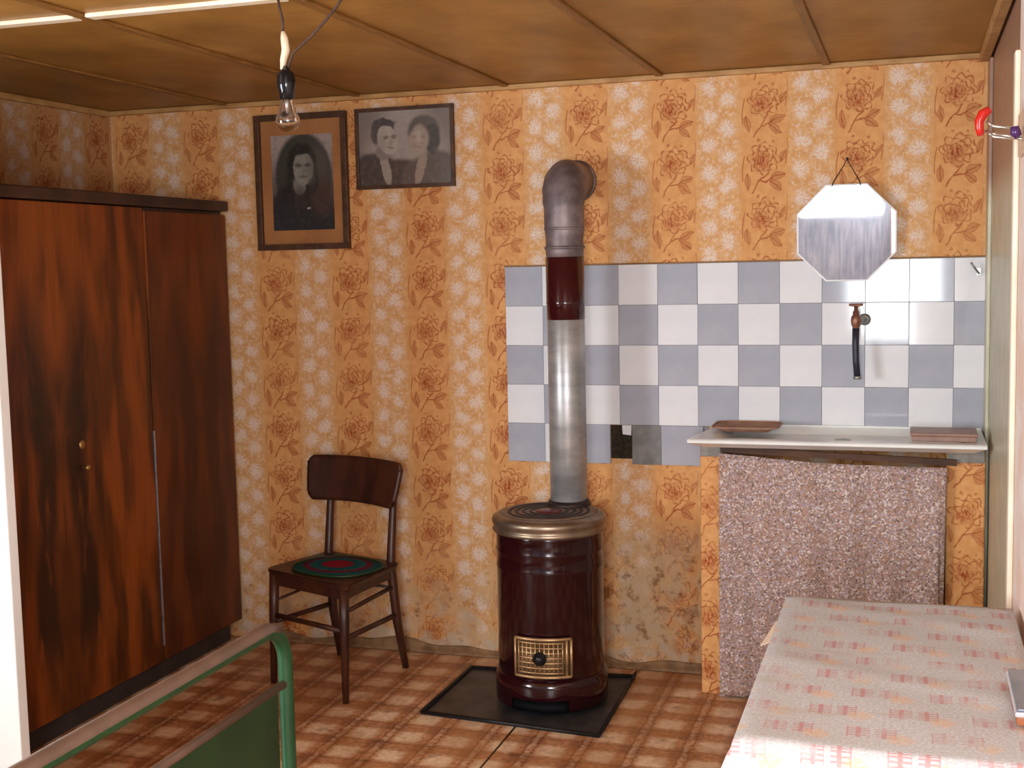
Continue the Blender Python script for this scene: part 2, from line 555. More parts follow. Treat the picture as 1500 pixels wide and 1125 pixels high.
def f_print1():          # dark-haired sitter, head and shoulders; u,v run -0.5..0.5
    x, y, z = coords()
    g1, g2 = noise(comb(x, y, z), 60, 3) - 0.5, noise(comb(x + 4, y, z), 60, 3) - 0.5
    u, v = x / 0.276 + g1 * 0.05, z / 0.386 + g2 * 0.04
    n = noise(comb(x, y, z), 55, 4)
    c = mix(sstep(v, -0.1, 0.45), (96, 88, 82), (160, 146, 138))
    c = mix(ell(u, v, 0.02, 0.06, 0.46, 0.46, 0.08), c, (58, 57, 52))
    c = mix(ell(u, v, 0.26, 0.14, 0.17, 0.24, 0.4) * 0.8, c, (84, 76, 70))
    c = mix(ell(u, v, -0.02, -0.44, 0.60, 0.46, 0.12), c, (32, 30, 32))
    c = mix(ell(u, v, 0.32, -0.16, 0.20, 0.20, 0.4) * 0.8, c, (70, 50, 42))
    c = mix(ell(u, v, 0.0, 0.22, 0.23, 0.19, 0.14), c, (34, 33, 32))
    c = mix(ell(u, v, -0.16, 0.05, 0.10, 0.20, 0.3) * 0.8, c, (36, 34, 34))
    c = mix(ell(u, v, 0.19, 0.03, 0.07, 0.16, 0.3) * 0.8, c, (36, 34, 34))
    c = mix(ell(u, v, -0.05, -0.03, 0.10, 0.10, 0.2, -0.5), c, (116, 112, 104))
    c = mix(ell(u, v, 0.02, 0.145, 0.165, 0.175, 0.10), c, (132, 128, 118))
    c = mix(ell(u, v, 0.15, 0.12, 0.08, 0.16, 0.5) * 0.45, c, (86, 82, 76))
    c = mix(ell(u, v, -0.02, 0.325, 0.17, 0.035, 0.4), c, (36, 35, 34))
    for ex in (-0.055, 0.085):
        c = mix(ell(u, v, ex, 0.18, 0.055, 0.022, 0.6) * 0.8, c, (58, 55, 52))
    c = mix(ell(u, v, 0.02, 0.12, 0.03, 0.035, 0.6) * 0.4, c, (100, 95, 88))
    c = mix(ell(u, v, 0.015, 0.06, 0.06, 0.016, 0.6) * 0.75, c, (78, 66, 64))
    c = mix(ell(u, v, -0.05, -0.16, 0.11, 0.11, 0.5) * 0.6, c, (62, 44, 42))
    c = mix(ell(u, v, 0.09, -0.272, 0.03, 0.010, 0.4) * 0.8, c, (180, 172, 160))
    return mix(sstep(n, 0.45, 0.7) * 0.3, c, (74, 72, 66))


def f_print2():          # couple, head and shoulders
    x, y, z = coords()
    g1, g2 = noise(comb(x, y, z), 50, 3) - 0.5, noise(comb(x + 4, y, z), 50, 3) - 0.5
    u, v = x / 0.392 + g1 * 0.035, z / 0.285 + g2 * 0.045
    n = noise(comb(x, y, z), 40, 4)
    c = mix(sstep(fabs(u) + fabs(v) * 0.4, 0.25, 0.6), (158, 147, 138), (122, 110, 102))
    fa = (170, 158, 146)
    # shoulders
    c = mix(ell(u, v, -0.34, -0.44, 0.32, 0.38, 0.1), c, (72, 60, 56))
    c = mix(ell(u, v, -0.04, -0.50, 0.24, 0.34, 0.12), c, (76, 62, 54))
    c = mix(ell(u, v, 0.33, -0.46, 0.30, 0.40, 0.1), c, (92, 80, 72))
    c = mix(ell(u, v, 0.08, -0.54, 0.13, 0.36, 0.15), c, (94, 80, 72))
    # shirt fronts and necks
    c = mix(ell(u, v, -0.21, -0.28, 0.05, 0.24, 0.15, 0.14), c, (154, 142, 130))
    c = mix(ell(u, v, 0.17, -0.28, 0.05, 0.26, 0.15, -0.18), c, (152, 134, 118))
    c = mix(ell(u, v, -0.23, -0.06, 0.09, 0.10, 0.2), c, (128, 116, 106))
    # man: cropped hair, face turned to the right
    c = mix(ell(u, v, -0.235, 0.29, 0.125, 0.13, 0.12), c, (70, 60, 60))
    c = mix(ell(u, v, -0.315, 0.19, 0.05, 0.13, 0.2), c, (78, 68, 66))
    c = mix(ell(u, v, -0.185, 0.12, 0.108, 0.21, 0.10, 0.14), c, fa)
    c = mix(ell(u, v, -0.21, 0.352, 0.115, 0.045, 0.3, -0.15), c, (72, 62, 62))
    c = mix(ell(u, v, -0.26, 0.05, 0.06, 0.14, 0.5) * 0.35, c, (120, 108, 100))
    for ex, ey in ((-0.20, 0.15), (-0.115, 0.155)):
        c = mix(ell(u, v, ex, ey, 0.032, 0.028, 0.6) * 0.75, c, (86, 78, 74))
    c = mix(ell(u, v, -0.145, 0.08, 0.018, 0.04, 0.6) * 0.5, c, (122, 110, 102))
    c = mix(ell(u, v, -0.15, 0.005, 0.045, 0.016, 0.6) * 0.6, c, (112, 92, 86))
    # woman: waved hair, face lost in the glare of the glass
    c = mix(ell(u, v, 0.21, 0.22, 0.17, 0.21, 0.14), c, (94, 86, 80))
    c = mix(ell(u, v, 0.30, 0.10, 0.085, 0.21, 0.2), c, (72, 68, 64))
    c = mix(ell(u, v, 0.155, 0.09, 0.105, 0.20, 0.2, -0.1), c, (160, 144, 130))
    c = mix(ell(u, v, 0.15, 0.15, 0.035, 0.12, 0.6) * 0.6, c, (186, 168, 150))
    for ex, ey in ((0.11, 0.14), (0.205, 0.13)):
        c = mix(ell(u, v, ex, ey, 0.026, 0.022, 0.6) * 0.45, c, (104, 92, 84))
    c = mix(ell(u, v, 0.15, 0.0, 0.04, 0.014, 0.6) * 0.45, c, (126, 98, 92))
    return mix(sstep(n, 0.45, 0.7) * 0.3, c, (120, 108, 98))


mat('portrait_print', rough=0.35, build=f_print1)
mat('couple_print', rough=0.35, build=f_print2)

# ---------------------------------------------------------------- mesh helpers


class MB:
    def __init__(s):
        s.bm = bmesh.new()

    def box(s, x0, x1, y0, y1, z0, z1, bev=0.0, seg=2):
        r = bmesh.ops.create_cube(s.bm, size=1)
        vs = r['verts']
        for v in vs:
            v.co = Vector(((x0 + x1) / 2 + v.co.x * (x1 - x0), (y0 + y1) / 2 + v.co.y * (y1 - y0), (z0 + z1) / 2 + v.co.z * (z1 - z0)))
        if bev:
            es = list({e for v in vs for e in v.link_edges})
            bmesh.ops.bevel(s.bm, geom=es, offset=bev, segments=seg, profile=0.5, affect='EDGES')
        return s

    def prism(s, pts, y0, y1, bev=0.0):
        """outline in x,z pulled along y"""
        a = [s.bm.verts.new((p[0], y0, p[1])) for p in pts]
        b = [s.bm.verts.new((p[0], y1, p[1])) for p in pts]
        n = len(pts)
        fs = [s.bm.faces.new(a), s.bm.faces.new(list(reversed(b)))]
        for i in range(n):
            fs.append(s.bm.faces.new((a[i], b[i], b[(i + 1) % n], a[(i + 1) % n])))
        bmesh.ops.recalc_face_normals(s.bm, faces=fs)
        if bev:
            es = list({e for f in fs[:2] for e in f.edges})
            bmesh.ops.bevel(s.bm, geom=es, offset=bev, segments=2, profile=0.5, affect='EDGES')
        return s

    def hexa(s, p):
        """eight corners: bottom ring then top ring"""
        v = [s.bm.verts.new(q) for q in p]
        fs = [s.bm.faces.new([v[i] for i in f]) for f in ((3, 2, 1, 0), (4, 5, 6, 7), (0, 1, 5, 4), (1, 2, 6, 5), (2, 3, 7, 6), (3, 0, 4, 7))]
        bmesh.ops.recalc_face_normals(s.bm, faces=fs)
        return s

    def lathe(s, prof, cx=0, cy=0, cz=0, seg=48, smooth=True, axis='z'):
        rings = []
        for r, h in prof:
            if r < 1e-6:
                rings.append([s.bm.verts.new((cx, cy, cz + h) if axis == 'z' else (cx, cy + h, cz))])
            else:
                ring = []
                for i in range(seg):
                    a = 2 * PI * i / seg
                    ring.append(s.bm.verts.new((cx + r * math.cos(a), cy + r * math.sin(a), cz + h) if axis == 'z'
                                               else (cx + r * math.cos(a), cy + h, cz + r * math.sin(a))))
                rings.append(ring)
        fs = []
        for A, B in zip(rings, rings[1:]):
            for i in range(seg):
                j = (i + 1) % seg
                if len(A) == 1 and len(B) == 1:
                    continue
                if len(A) == 1:
                    fs.append(s.bm.faces.new((A[0], B[i], B[j])))
                elif len(B) == 1:
                    fs.append(s.bm.faces.new((A[i], A[j], B[0])))
                else:
                    fs.append(s.bm.faces.new((A[i], A[j], B[j], B[i])))
        for f in fs:
            f.smooth = smooth
        bmesh.ops.recalc_face_normals(s.bm, faces=fs)
        return s

    def tube(s, path, rad, seg=12, cap=True, smooth=True, flat=1.0):
        P = [Vector(p) for p in path]
        R = rad if isinstance(rad, (list, tuple)) else [rad] * len(P)
        rings = []
        t0 = (P[1] - P[0]).normalized()
        ref = Vector((0, 0, 1)) if abs(t0.z) < 0.9 else Vector((1, 0, 0))
        nrm = t0.cross(ref).normalized()
        for i, p in enumerate(P):
            if i == 0:
                t = t0
            elif i == len(P) - 1:
                t = (P[i] - P[i - 1]).normalized()
            else:
                t = ((P[i] - P[i - 1]).normalized() + (P[i + 1] - P[i]).normalized()).normalized()
            nrm = (nrm - t * nrm.dot(t)).normalized()
            b = t.cross(nrm)
            rings.append([s.bm.verts.new(p + (nrm * math.cos(2 * PI * k / seg) + b * (math.sin(2 * PI * k / seg) * flat)) * R[i]) for k in range(seg)])
        fs = []
        for A, B in zip(rings, rings[1:]):
            for k in range(seg):
                f = s.bm.faces.new((A[k], A[(k + 1) % seg], B[(k + 1) % seg], B[k]))
                f.smooth = smooth
                fs.append(f)
        if cap:
            fs.append(s.bm.faces.new(list(reversed(rings[0]))))
            fs.append(s.bm.faces.new(rings[-1]))
        bmesh.ops.recalc_face_normals(s.bm, faces=fs)
        return s

    def grid(s, fn, nu, nv, smooth=True):
        g = [[s.bm.verts.new(fn(i / nu, j / nv)) for j in range(nv + 1)] for i in range(nu + 1)]
        for i in range(nu):
            for j in range(nv):
                f = s.bm.faces.new((g[i][j], g[i + 1][j], g[i + 1][j + 1], g[i][j + 1]))
                f.smooth = smooth
        return s


BASE = {}


def obj(name, mb, material, parent=None, origin=None, local=False):
    """one mesh object; vertices are authored in world space (or in the parent's own space when local)"""
    me = bpy.data.meshes.new(name)
    off = Vector((0, 0, 0))
    if parent is not None and not local:
        off = BASE[parent.name]
    if origin is not None:
        off = Vector(origin)
    if off.length:
        for v in mb.bm.verts:
            v.co -= off
    mb.bm.to_mesh(me)
    mb.bm.free()
    me.materials.append(MATS[material])
    o = bpy.data.objects.new(name, me)
    col.objects.link(o)
    if parent is not None:
        o.parent = parent
        if origin is not None:
            o.location = off - BASE[parent.name]
        BASE[o.name] = off.copy()
    else:
        o.location = off
        BASE[o.name] = off.copy()
    return o


def thing(name, label, cat, loc=(0, 0, 0), rz=0.0, group=None):
    o = bpy.data.objects.new(name, None)
    o.empty_display_size = 0.1
    col.objects.link(o)
    o.location = loc
    o.rotation_euler = (0, 0, rz)
    BASE[o.name] = Vector(loc)
    return tag(o, label, cat, group)


def tag(o, label, cat=None, group=None, kind=None):
    o['label'] = label
    if cat:
        o['category'] = cat
    if group:
        o['group'] = group
    if kind:
        o['kind'] = kind
    return o


def struct(name, mb, material, label, cat):
    return tag(obj(name, mb, material), label, cat, kind='structure')


def solid(o, t, offset=0.0):
    m = o.modifiers.new('thickness', 'SOLIDIFY')
    m.thickness = t
    m.offset = offset
    return o


XL, XR, YR, ZC = -1.77, 1.77, -5.25, 2.265
# ---------------------------------------------------------------- room shell
struct('floor', MB().box(XL - .1, XR + .1, YR - .1, 0.1, -0.12, 0), 'lino', 'worn brown plaid lino floor with an open seam', 'floor')
ceil = struct('ceiling', MB().box(XL - .1, XR + .1, YR - .1, 0.1, ZC + 0.008, ZC + 0.1), 'batten_wood', 'varnished brown fibreboard ceiling divided by battens', 'ceiling')
wb = struct('wall_back', MB().box(XL - .1, XR + .1, 0, 0.1, 0, ZC), 'wallpaper_back', 'back wall papered in orange stripes of roses and white daisies', 'wall')
# left wall with its window opening
wl = MB()
WY0, WY1, WZ0, WZ1 = -4.4, -3.2, 0.9, 1.94
wl.box(XL - .1, XL, WY1, 0, 0, ZC).box(XL - .1, XL, YR, WY0, 0, ZC).box(XL - .1, XL, WY0, WY1, 0, WZ0).box(XL - .1, XL, WY0, WY1, WZ1, ZC)
struct('wall_left', wl, 'wallpaper_left', 'dim left wall above the wardrobe in striped floral paper', 'wall')
wr = MB()
RX0, RX1, RZ0, RZ1 = 1.09, 1.69, 0.99, 1.95
wr.box(XL, RX0, YR - .1, YR, 0, ZC).box(RX1, XR, YR - .1, YR, 0, ZC).box(RX0, RX1, YR - .1, YR, 0, RZ0).box(RX0, RX1, YR - .1, YR, RZ1, ZC)
struct('wall_rear', wr, 'plaster_grey', 'grey plastered wall behind the viewer, seen in the mirror', 'wall')
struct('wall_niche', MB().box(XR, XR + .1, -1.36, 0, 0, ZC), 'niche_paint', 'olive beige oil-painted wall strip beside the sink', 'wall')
struct('wall_right', MB().box(XR - 0.008, XR + .1, YR, -1.36, 0, ZC), 'wallpaper_pink', 'pale pink papered right wall beside the table', 'wall')
struct('trim_1', MB().box(XL, XR, -0.022, 0, ZC - 0.021, ZC - 0.001, 0.004), 'cornice', 'beige wooden cornice strip along the top of the back wall', 'trim')
struct('trim_2', MB().box(XL, XL + 0.02, YR, -0.022, ZC - 0.026, ZC - 0.001, 0.004), 'cornice', 'thin wooden cornice strip along the top of the left wall', 'trim')
struct('trim_3', MB().box(XR - 0.04, XR - 0.008, YR, -0.022, ZC - 0.034, ZC - 0.001, 0.004), 'cornice', 'wooden cornice strip along the top of the right wall', 'trim')
struct('trim_4', MB().box(XR - 0.022, XR - 0.0085, -1.405, -1.36, 0, 2.06, 0.004), 'cream_wood', 'cream upright wooden strip between olive paint and pink paper', 'trim')
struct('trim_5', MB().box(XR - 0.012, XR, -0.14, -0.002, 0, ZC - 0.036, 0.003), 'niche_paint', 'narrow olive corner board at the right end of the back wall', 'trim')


# lino turned up against the wall
def upturn(i, j):
    x = XL + 0.6 + (0.79 - XL - 0.6) * i
    h = 0.035 + 0.012 * math.sin(x * 9) + 0.008 * math.sin(x * 23)
    return (x, -0.004 - 0.03 * (1 - j) ** 2, 0.002 + h * j)


bb = struct('baseboard_back', MB().grid(upturn, 60, 4), 'skirting', 'dusty strip of lino curled up along the foot of the back wall', 'skirting')
solid(bb, 0.003)

# window frames (behind and left of the view)
for nm, axis, lab in (('window_1', 0, 'small wooden window behind the viewer'), ('window_2', 1, 'wooden window in the left wall near the bed')):
    m = MB()
    if axis == 0:
        y0, y1 = YR - 0.09, YR - 0.04
        for a, b in ((RX0, RX0 + .04), (RX1 - .04, RX1)):
            m.box(a, b, y0, y1, RZ0, RZ1)
        for a, b in ((RZ0, RZ0 + .04), (RZ1 - .04, RZ1)):
            m.box(RX0 + .04, RX1 - .04, y0, y1, a, b)
    else:
        x0, x1 = XL - 0.09, XL - 0.05
        for a, b in ((WY0, WY0 + .04), (WY1 - .04, WY1), ((WY0 + WY1) / 2 - .025, (WY0 + WY1) / 2 + .025)):
            m.box(x0, x1, a, b, WZ0, WZ1)
        for a, b in ((WZ0, WZ0 + .04), (WZ1 - .04, WZ1)):
            m.box(x0, x1, WY0 + .04, WY1 - .04, a, b)
    struct(nm, m, 'white_paint', lab, 'window')

# ceiling panels and battens
xb = [XL, -1.2, -0.6, 0.02, 0.62, 1.22, XR]
yb = [0, -1.76, -3.5, YR]
for i in range(6):
    for j in range(3):
        x0, x1, y1, y0 = xb[i], xb[i + 1], yb[j], yb[j + 1]
        o = obj('panel', MB().box(x0 + .002, x1 - .002, y0 + .002, y1 - .002, ZC, ZC + 0.007), 'fibreboard', ceil)
for i in range(1, 6):
    obj('batten', MB().box(xb[i] - 0.014, xb[i] + 0.014, YR, -0.022, ZC - 0.010, ZC, 0.003), 'batten_wood', ceil)
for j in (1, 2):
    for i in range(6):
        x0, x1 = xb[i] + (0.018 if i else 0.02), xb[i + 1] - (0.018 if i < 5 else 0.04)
        obj('cross_batten', MB().box(x0, x1, yb[j] - 0.02, yb[j] + 0.02, ZC - 0.012, ZC, 0.003), 'batten_lit', ceil)

# ---------------------------------------------------------------- tiles on the back wall
TW, TH, TZ = 0.1507, 0.1530, 1.566
obj('grout', MB().box(0.0, 1.766, -0.004, 0.0, TZ - 4 * TH, TZ).box(0.0, 0.413, -0.004, 0.0, 0.802, TZ - 4 * TH).box(0.498, 0.79, -0.004, 0, 0.802, TZ - 4 * TH), 'grout', wb)


def tile_mesh(w_, h_):
    m = MB().box(-w_ / 2 + .0005, w_ / 2 - .0005, -0.007, 0.0, -h_ / 2 + .0005, h_ / 2 - .0005, 0.001, 1)
    me = bpy.data.meshes.new('tile')
    m.bm.to_mesh(me)
    m.bm.free()
    return me


full = {}
for k in ('tile_white', 'tile_grey'):
    full[k] = tile_mesh(TW, TH)
    full[k].materials.append(MATS[k])


def tile(cx, cz, me):
    o = bpy.data.objects.new('tile', me)
    col.objects.link(o)
    o.parent = wb
    o.location = (cx, -0.004 + random.uniform(-.0004, .0004), cz)
    o.rotation_euler = (random.gauss(0, .008), random.gauss(0, .002), random.gauss(0, .012))
    return o


for r in range(4):
    for c in range(12):
        k = 'tile_grey' if (r + c) % 2 == 0 else 'tile_white'
        x0 = c * TW
        x1 = min((c + 1) * TW, 1.765)
        if x1 - x0 < TW - 0.002:
            me = tile_mesh(x1 - x0, TH)
            me.materials.append(MATS[k])
        else:
            me = full[k]
        tile((x0 + x1) / 2, TZ - (r + 0.5) * TH, me)
zt, zb = TZ - 4 * TH, 0.802
for x0, x1, k in ((0, TW, 'tile_grey'), (TW, 2 * TW, 'tile_white'), (2 * TW, 0.413, 'tile_grey'), (0.498, 4 * TW + .008, 'tile_dirty'), (4 * TW + .008, 0.772, 'tile_grey')):
    me = tile_mesh(x1 - x0, zt - zb)
    me.materials.append(MATS[k])
    tile((x0 + x1) / 2, (zt + zb) / 2, me)
obj('broken_gap', MB().box(0.414, 0.497, -0.003, 0.0, 0.822, 0.952), 'hole_shade', wb)  # flat dark panel, painted as the shade inside the hole
obj('tile_chip', MB().hexa([(0.462, -.012, .918), (0.495, -.012, .914), (0.495, -.003, .914), (0.462, -.003, .918),
                            (0.460, -.012, .952), (0.497, -.012, .953), (0.497, -.003, .953), (0.460, -.003, .952)]), 'tile_white', wb)
obj('tile_border', MB().box(-0.004, 1.766, -0.006, 0, TZ, TZ + 0.006, 0.001), 'batten_wood', wb)
hk = thing('wall_hook', 'tiny bent metal hook on the top right wall tile', 'hook', (1.735, -0.011, 1.53))
obj('hook_plate', MB().box(1.73, 1.745, -0.014, -0.0105, 1.502, 1.53, 0.001), 'tap_steel', hk)
obj('hook_arm', MB().tube([(1.738, -0.014, 1.51), (1.735, -0.03, 1.512), (1.722, -0.042, 1.53), (1.71, -0.046, 1.548)], 0.0035, 8), 'tap_steel', hk)

# ---------------------------------------------------------------- wardrobe
W_FRONT, WY_A, WY_B = -1.205, -0.045, -1.70
wd = thing('wardrobe', 'tall dark walnut veneered wardrobe against the left wall', 'wardrobe', (-1.48, -0.87, 0))
obj('carcass', MB().box(-1.765, W_FRONT - 0.022, WY_B, WY_A, 0.085, 1.82, 0.004), 'wardrobe_dark', wd)
obj('plinth', MB().box(-1.74, W_FRONT - 0.05, WY_B + .03, WY_A - .02, 0.0, 0.085, 0.003), 'wardrobe_base', wd)
obj('cornice', MB().box(-1.766, W_FRONT + 0.012, WY_B - .01, WY_A + .008, 1.82, 1.862, 0.006), 'wardrobe_dark', wd)
d1 = obj('door', MB().box(W_FRONT - 0.022, W_FRONT, WY_B + .004, -0.636, 0.092, 1.815, 0.002), 'veneer', wd)
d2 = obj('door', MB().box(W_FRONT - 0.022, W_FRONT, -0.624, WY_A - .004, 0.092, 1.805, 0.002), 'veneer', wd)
for d in (d1, d2):       # the veneer is laid out from the room's corner
    for v in d.data.vertices:
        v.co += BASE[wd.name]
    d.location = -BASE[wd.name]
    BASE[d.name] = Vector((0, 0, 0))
obj('edge_strip', MB().box(W_FRONT - .002, W_FRONT + 0.004, -0.634, -0.627, 0.15, 0.98, 0.001), 'seam_metal', d1)
esc = obj('keyhole_plate', MB().lathe([(0, -.0), (.016, .0), (.016, .003), (.010, .006), (0, .006)], seg=16), 'brass_worn', d1)
esc.rotation_euler = (0, PI / 2, 0)
esc.location = (W_FRONT, -1.06, 0.99)
kb = obj('knob', MB().lathe([(0, 0), (.007, 0), (.007, .012), (.012, .018), (.010, .026), (0, .028)], seg=16), 'brass_worn', d1)
kb.rotation_euler = (0, PI / 2, 0)
kb.location = (W_FRONT, -1.06, 0.91)

# open white door at the left edge
dl = tag(obj('door_2', MB().box(-1.76, -0.932, -1.775, -1.735, 0.012, 2.02, 0.004), 'white_paint'), 'white painted door leaf standing open at the left edge', 'door', kind='structure')
obj('door_panel', MB().box(-1.62, -1.10, -1.781, -1.775, 0.2, 0.9, 0.003), 'white_paint', dl)
obj('door_panel', MB().box(-1.62, -1.10, -1.781, -1.775, 1.05, 1.85, 0.003), 'white_paint', dl)
obj('door_handle', MB().tube([(-1.035, -1.775, 1.0), (-1.035, -1.815, 1.0), (-1.06, -1.83, 1.0), (-1.13, -1.83, 1.0)], 0.008, 10), 'tap_steel', dl)

# ---------------------------------------------------------------- framed photographs


def picture(name, label, x0, x1, z0, z1, fwid, fdep, matw, print_mat, px0, px1, pz0, pz1, rot=0.0):
    cx, cz = (x0 + x1) / 2, (z0 + z1) / 2
    t = thing(name, label, 'picture', (cx, -0.002, cz), 0, 'framed photographs on the back wall')
    t.rotation_euler = (0, rot, 0)
    hw, hh = (x1 - x0) / 2, (z1 - z0) / 2
    yb_, yf = 0.0, -fdep
    obj('frame_rail', MB().hexa([(-hw, yf, hh - fwid), (hw, yf, hh - fwid), (hw, yb_, hh - fwid), (-hw, yb_, hh - fwid), (-hw, yf, hh), (hw, yf, hh), (hw, yb_, hh), (-hw, yb_, hh)]), 'frame_dark', t, local=True)
    obj('frame_rail', MB().hexa([(-hw, yf, -hh), (hw, yf, -hh), (hw, yb_, -hh), (-hw, yb_, -hh), (-hw, yf, -hh + fwid), (hw, yf, -hh + fwid), (hw, yb_, -hh + fwid), (-hw, yb_, -hh + fwid)]), 'frame_dark', t, local=True)
    for s in (-1, 1):
        a, b = (-hw, -hw + fwid) if s < 0 else (hw - fwid, hw)
        obj('frame_stile', MB().box(a, b, yf, yb_, -hh + fwid, hh - fwid, 0.002), 'frame_dark', t, local=True)
    if matw:
        obj('mount_board', MB().box(-hw + fwid, hw - fwid, -0.008, -0.001, -hh + fwid, hh - fwid), 'mat_board', t, local=True)
    pr = obj('photograph', MB().box(-(px1 - px0) / 2, (px1 - px0) / 2, -0.0015, 0.0, -(pz1 - pz0) / 2, (pz1 - pz0) / 2), print_mat, t, local=True)
    pr.location = ((px0 + px1) / 2 - cx, -0.0085, (pz0 + pz1) / 2 - cz)
    tag(pr, 'black and white photograph')
    return t


p1 = picture('picture_frame', 'tall framed portrait of one dark-haired person with wide tan mount', -1.068, -0.655, 1.655, 2.205, 0.024, 0.026, True, 'portrait_print', -0.998, -0.722, 1.735, 2.121)
p2 = picture('picture_frame', 'small wide framed photograph of a couple in dark suits', -0.616, -0.196, 1.888, 2.207, 0.014, 0.02, False, 'couple_print', -0.602, -0.210, 1.902, 2.193)

# ---------------------------------------------------------------- chair
ch = thing('dining_chair', 'dark stained wooden chair with curved back and crocheted seat pad', 'chair', (-0.582, -0.40, 0), -math.radians(17))
# local frame: x to the right in view, -y forward
SH = 0.44


def seat_outline(n=8):
    corners = [((0.250, -0.215), 0.045), ((0.182, 0.172), 0.03), ((-0.205, 0.185), 0.03), ((-0.218, -0.168), 0.045)]
    pts = []
    for k in range(4):
        c, r = Vector(corners[k][0]), corners[k][1]
        p0 = c + (Vector(corners[k - 1][0]) - c).normalized() * r
        p1 = c + (Vector(corners[(k + 1) % 4][0]) - c).normalized() * r
        for q in range(n + 1):
            t = q / n
            v = p0 * (1 - t) ** 2 + c * (2 * t * (1 - t)) + p1 * t * t
            pts.append((v.x, v.y))
    return pts


m = MB()
out = seat_outline()
top = [m.bm.verts.new((x, y, SH)) for x, y in out]
bot = [m.bm.verts.new((x * .97, y * .97, SH - 0.022)) for x, y in out]
m.bm.faces.new(top)
m.bm.faces.new(list(reversed(bot)))
for i in range(len(out)):
    j = (i + 1) % len(out)
    m.bm.faces.new((bot[i], bot[j], top[j], top[i]))
bmesh.ops.recalc_face_normals(m.bm, faces=m.bm.faces)
ts = set(top)
bmesh.ops.bevel(m.bm, geom=[e for e in m.bm.edges if all(v in ts for v in e.verts)], offset=0.005, segments=2, affect='EDGES')
obj('seat', m, 'chair_wood', ch, local=True)
# leg stations (x, y) at the seat and at the floor
FLs, FLf = (-0.180, -0.148), (-0.178, -0.175)
FRs, FRf = (0.205, -0.180), (0.219, -0.205)
BLs, BLf = (-0.186, 0.160), (-0.192, 0.196)
BRs, BRf = (0.142, 0.158), (0.146, 0.205)


def at(a, b, z):
    t = z / SH
    return (b[0] + (a[0] - b[0]) * t, b[1] + (a[1] - b[1]) * t, z)


for a, b in ((FLs, FRs), (FLs, BLs), (FRs, BRs), (BLs, BRs)):
    A_, B_ = Vector((a[0], a[1], 0)), Vector((b[0], b[1], 0))
    n_ = (B_ - A_).cross(Vector((0, 0, 1))).normalized() * 0.009
    q = [A_ - n_, B_ - n_, B_ + n_, A_ + n_]
    obj('apron', MB().hexa([(v.x, v.y, SH - .062) for v in q] + [(v.x, v.y, SH - .021) for v in q]), 'chair_wood', ch, local=True)
for a, b in ((FLs, FLf), (FRs, FRf)):
    obj('leg', MB().tube([(a[0], a[1], SH - .021), at(a, b, .29), (b[0], b[1], 0.0)], [.019, .019, .012], 10), 'chair_wood', ch, local=True)
# rear legs run up into the back posts
obj('leg', MB().tube([(BLf[0], BLf[1] + .02, 0.0), at(BLs, BLf, .2), (BLs[0], BLs[1], .42), (-.190, .172, .5), (-.205, .205, .66), (-.218, .236, .79)],
                     [.013, .018, .019, .017, .015, .012], 10), 'chair_wood', ch, local=True)
obj('leg', MB().tube([(BRf[0], BRf[1] + .02, 0.0), at(BRs, BRf, .2), (BRs[0], BRs[1], .42), (.138, .170, .5), (.128, .200, .66), (.122, .230, .79)],
                     [.013, .018, .019, .017, .015, .012], 10), 'chair_wood', ch, local=True)
for a, b, za, zb_, r in (((FLs, FLf), (FRs, FRf), .262, .262, .0105), ((FLs, FLf), (BLs, BLf), .235, .225, .0105), ((FRs, FRf), (BRs, BRf), .235, .225, .0105),
                         ((FLs, FLf), (BLs, BLf), .315, .335, .006), ((FRs, FRf), (BRs, BRf), .330, .340, .0085), ((BLs, BLf), (BRs, BRf), .325, .335, .006)):
    obj('stretcher', MB().tube([at(*a, za), at(*b, zb_)], r, 8), 'chair_wood', ch, local=True)


def backrest(i, j):
    e = 2 * i - 1
    top_, bot_ = 0.828 - 0.006 * e * e, 0.645 + 0.006 * (1 - e * e)
    z = bot_ + (top_ - bot_) * j
    k = max(0, abs(e) - 0.88) / 0.12
    corner = 0.028 * k * k
    z = min(z, top_ - corner) if j > 0.5 else max(z, bot_ + corner)
    hw = 0.246 * (1 - 0.09 * (1 - j) ** 1.5)
    xx = -0.062 + hw * e
    y = 0.196 + 0.030 * (1 - e * e) + (z - 0.63) * 0.22 - 0.042
    return (xx, y, z)


bk = obj('backrest', MB().grid(backrest, 40, 10), 'chair_wood', ch, local=True)
solid(bk, 0.016)
cu = thing('seat_cushion', 'flat crocheted seat pad in dark red and teal on the chair', 'cushion', (-0.560, -0.425, SH + .0005), -math.radians(17))


def pad(i, j):
    a = 2 * PI * i
    r = j
    sx = math.copysign(abs(math.cos(a)) ** 0.8, math.cos(a))
    sy = math.copysign(abs(math.sin(a)) ** 0.8, math.sin(a))
    return (0.175 * r * sx, 0.145 * r * sy, 0.003 + 0.011 * (1 - r ** 6))


obj('pad', MB().grid(pad, 48, 10), 'cushion', cu, local=True)
obj('edging', MB().tube([(0.174 * math.copysign(abs(math.cos(a)) ** 0.8, math.cos(a)), 0.144 * math.copysign(abs(math.sin(a)) ** 0.8, math.sin(a)), 0.005)
                         for a in [2 * PI * k / 48 for k in range(49)]], 0.0045, 6, cap=False), 'green_panel', cu, local=True)

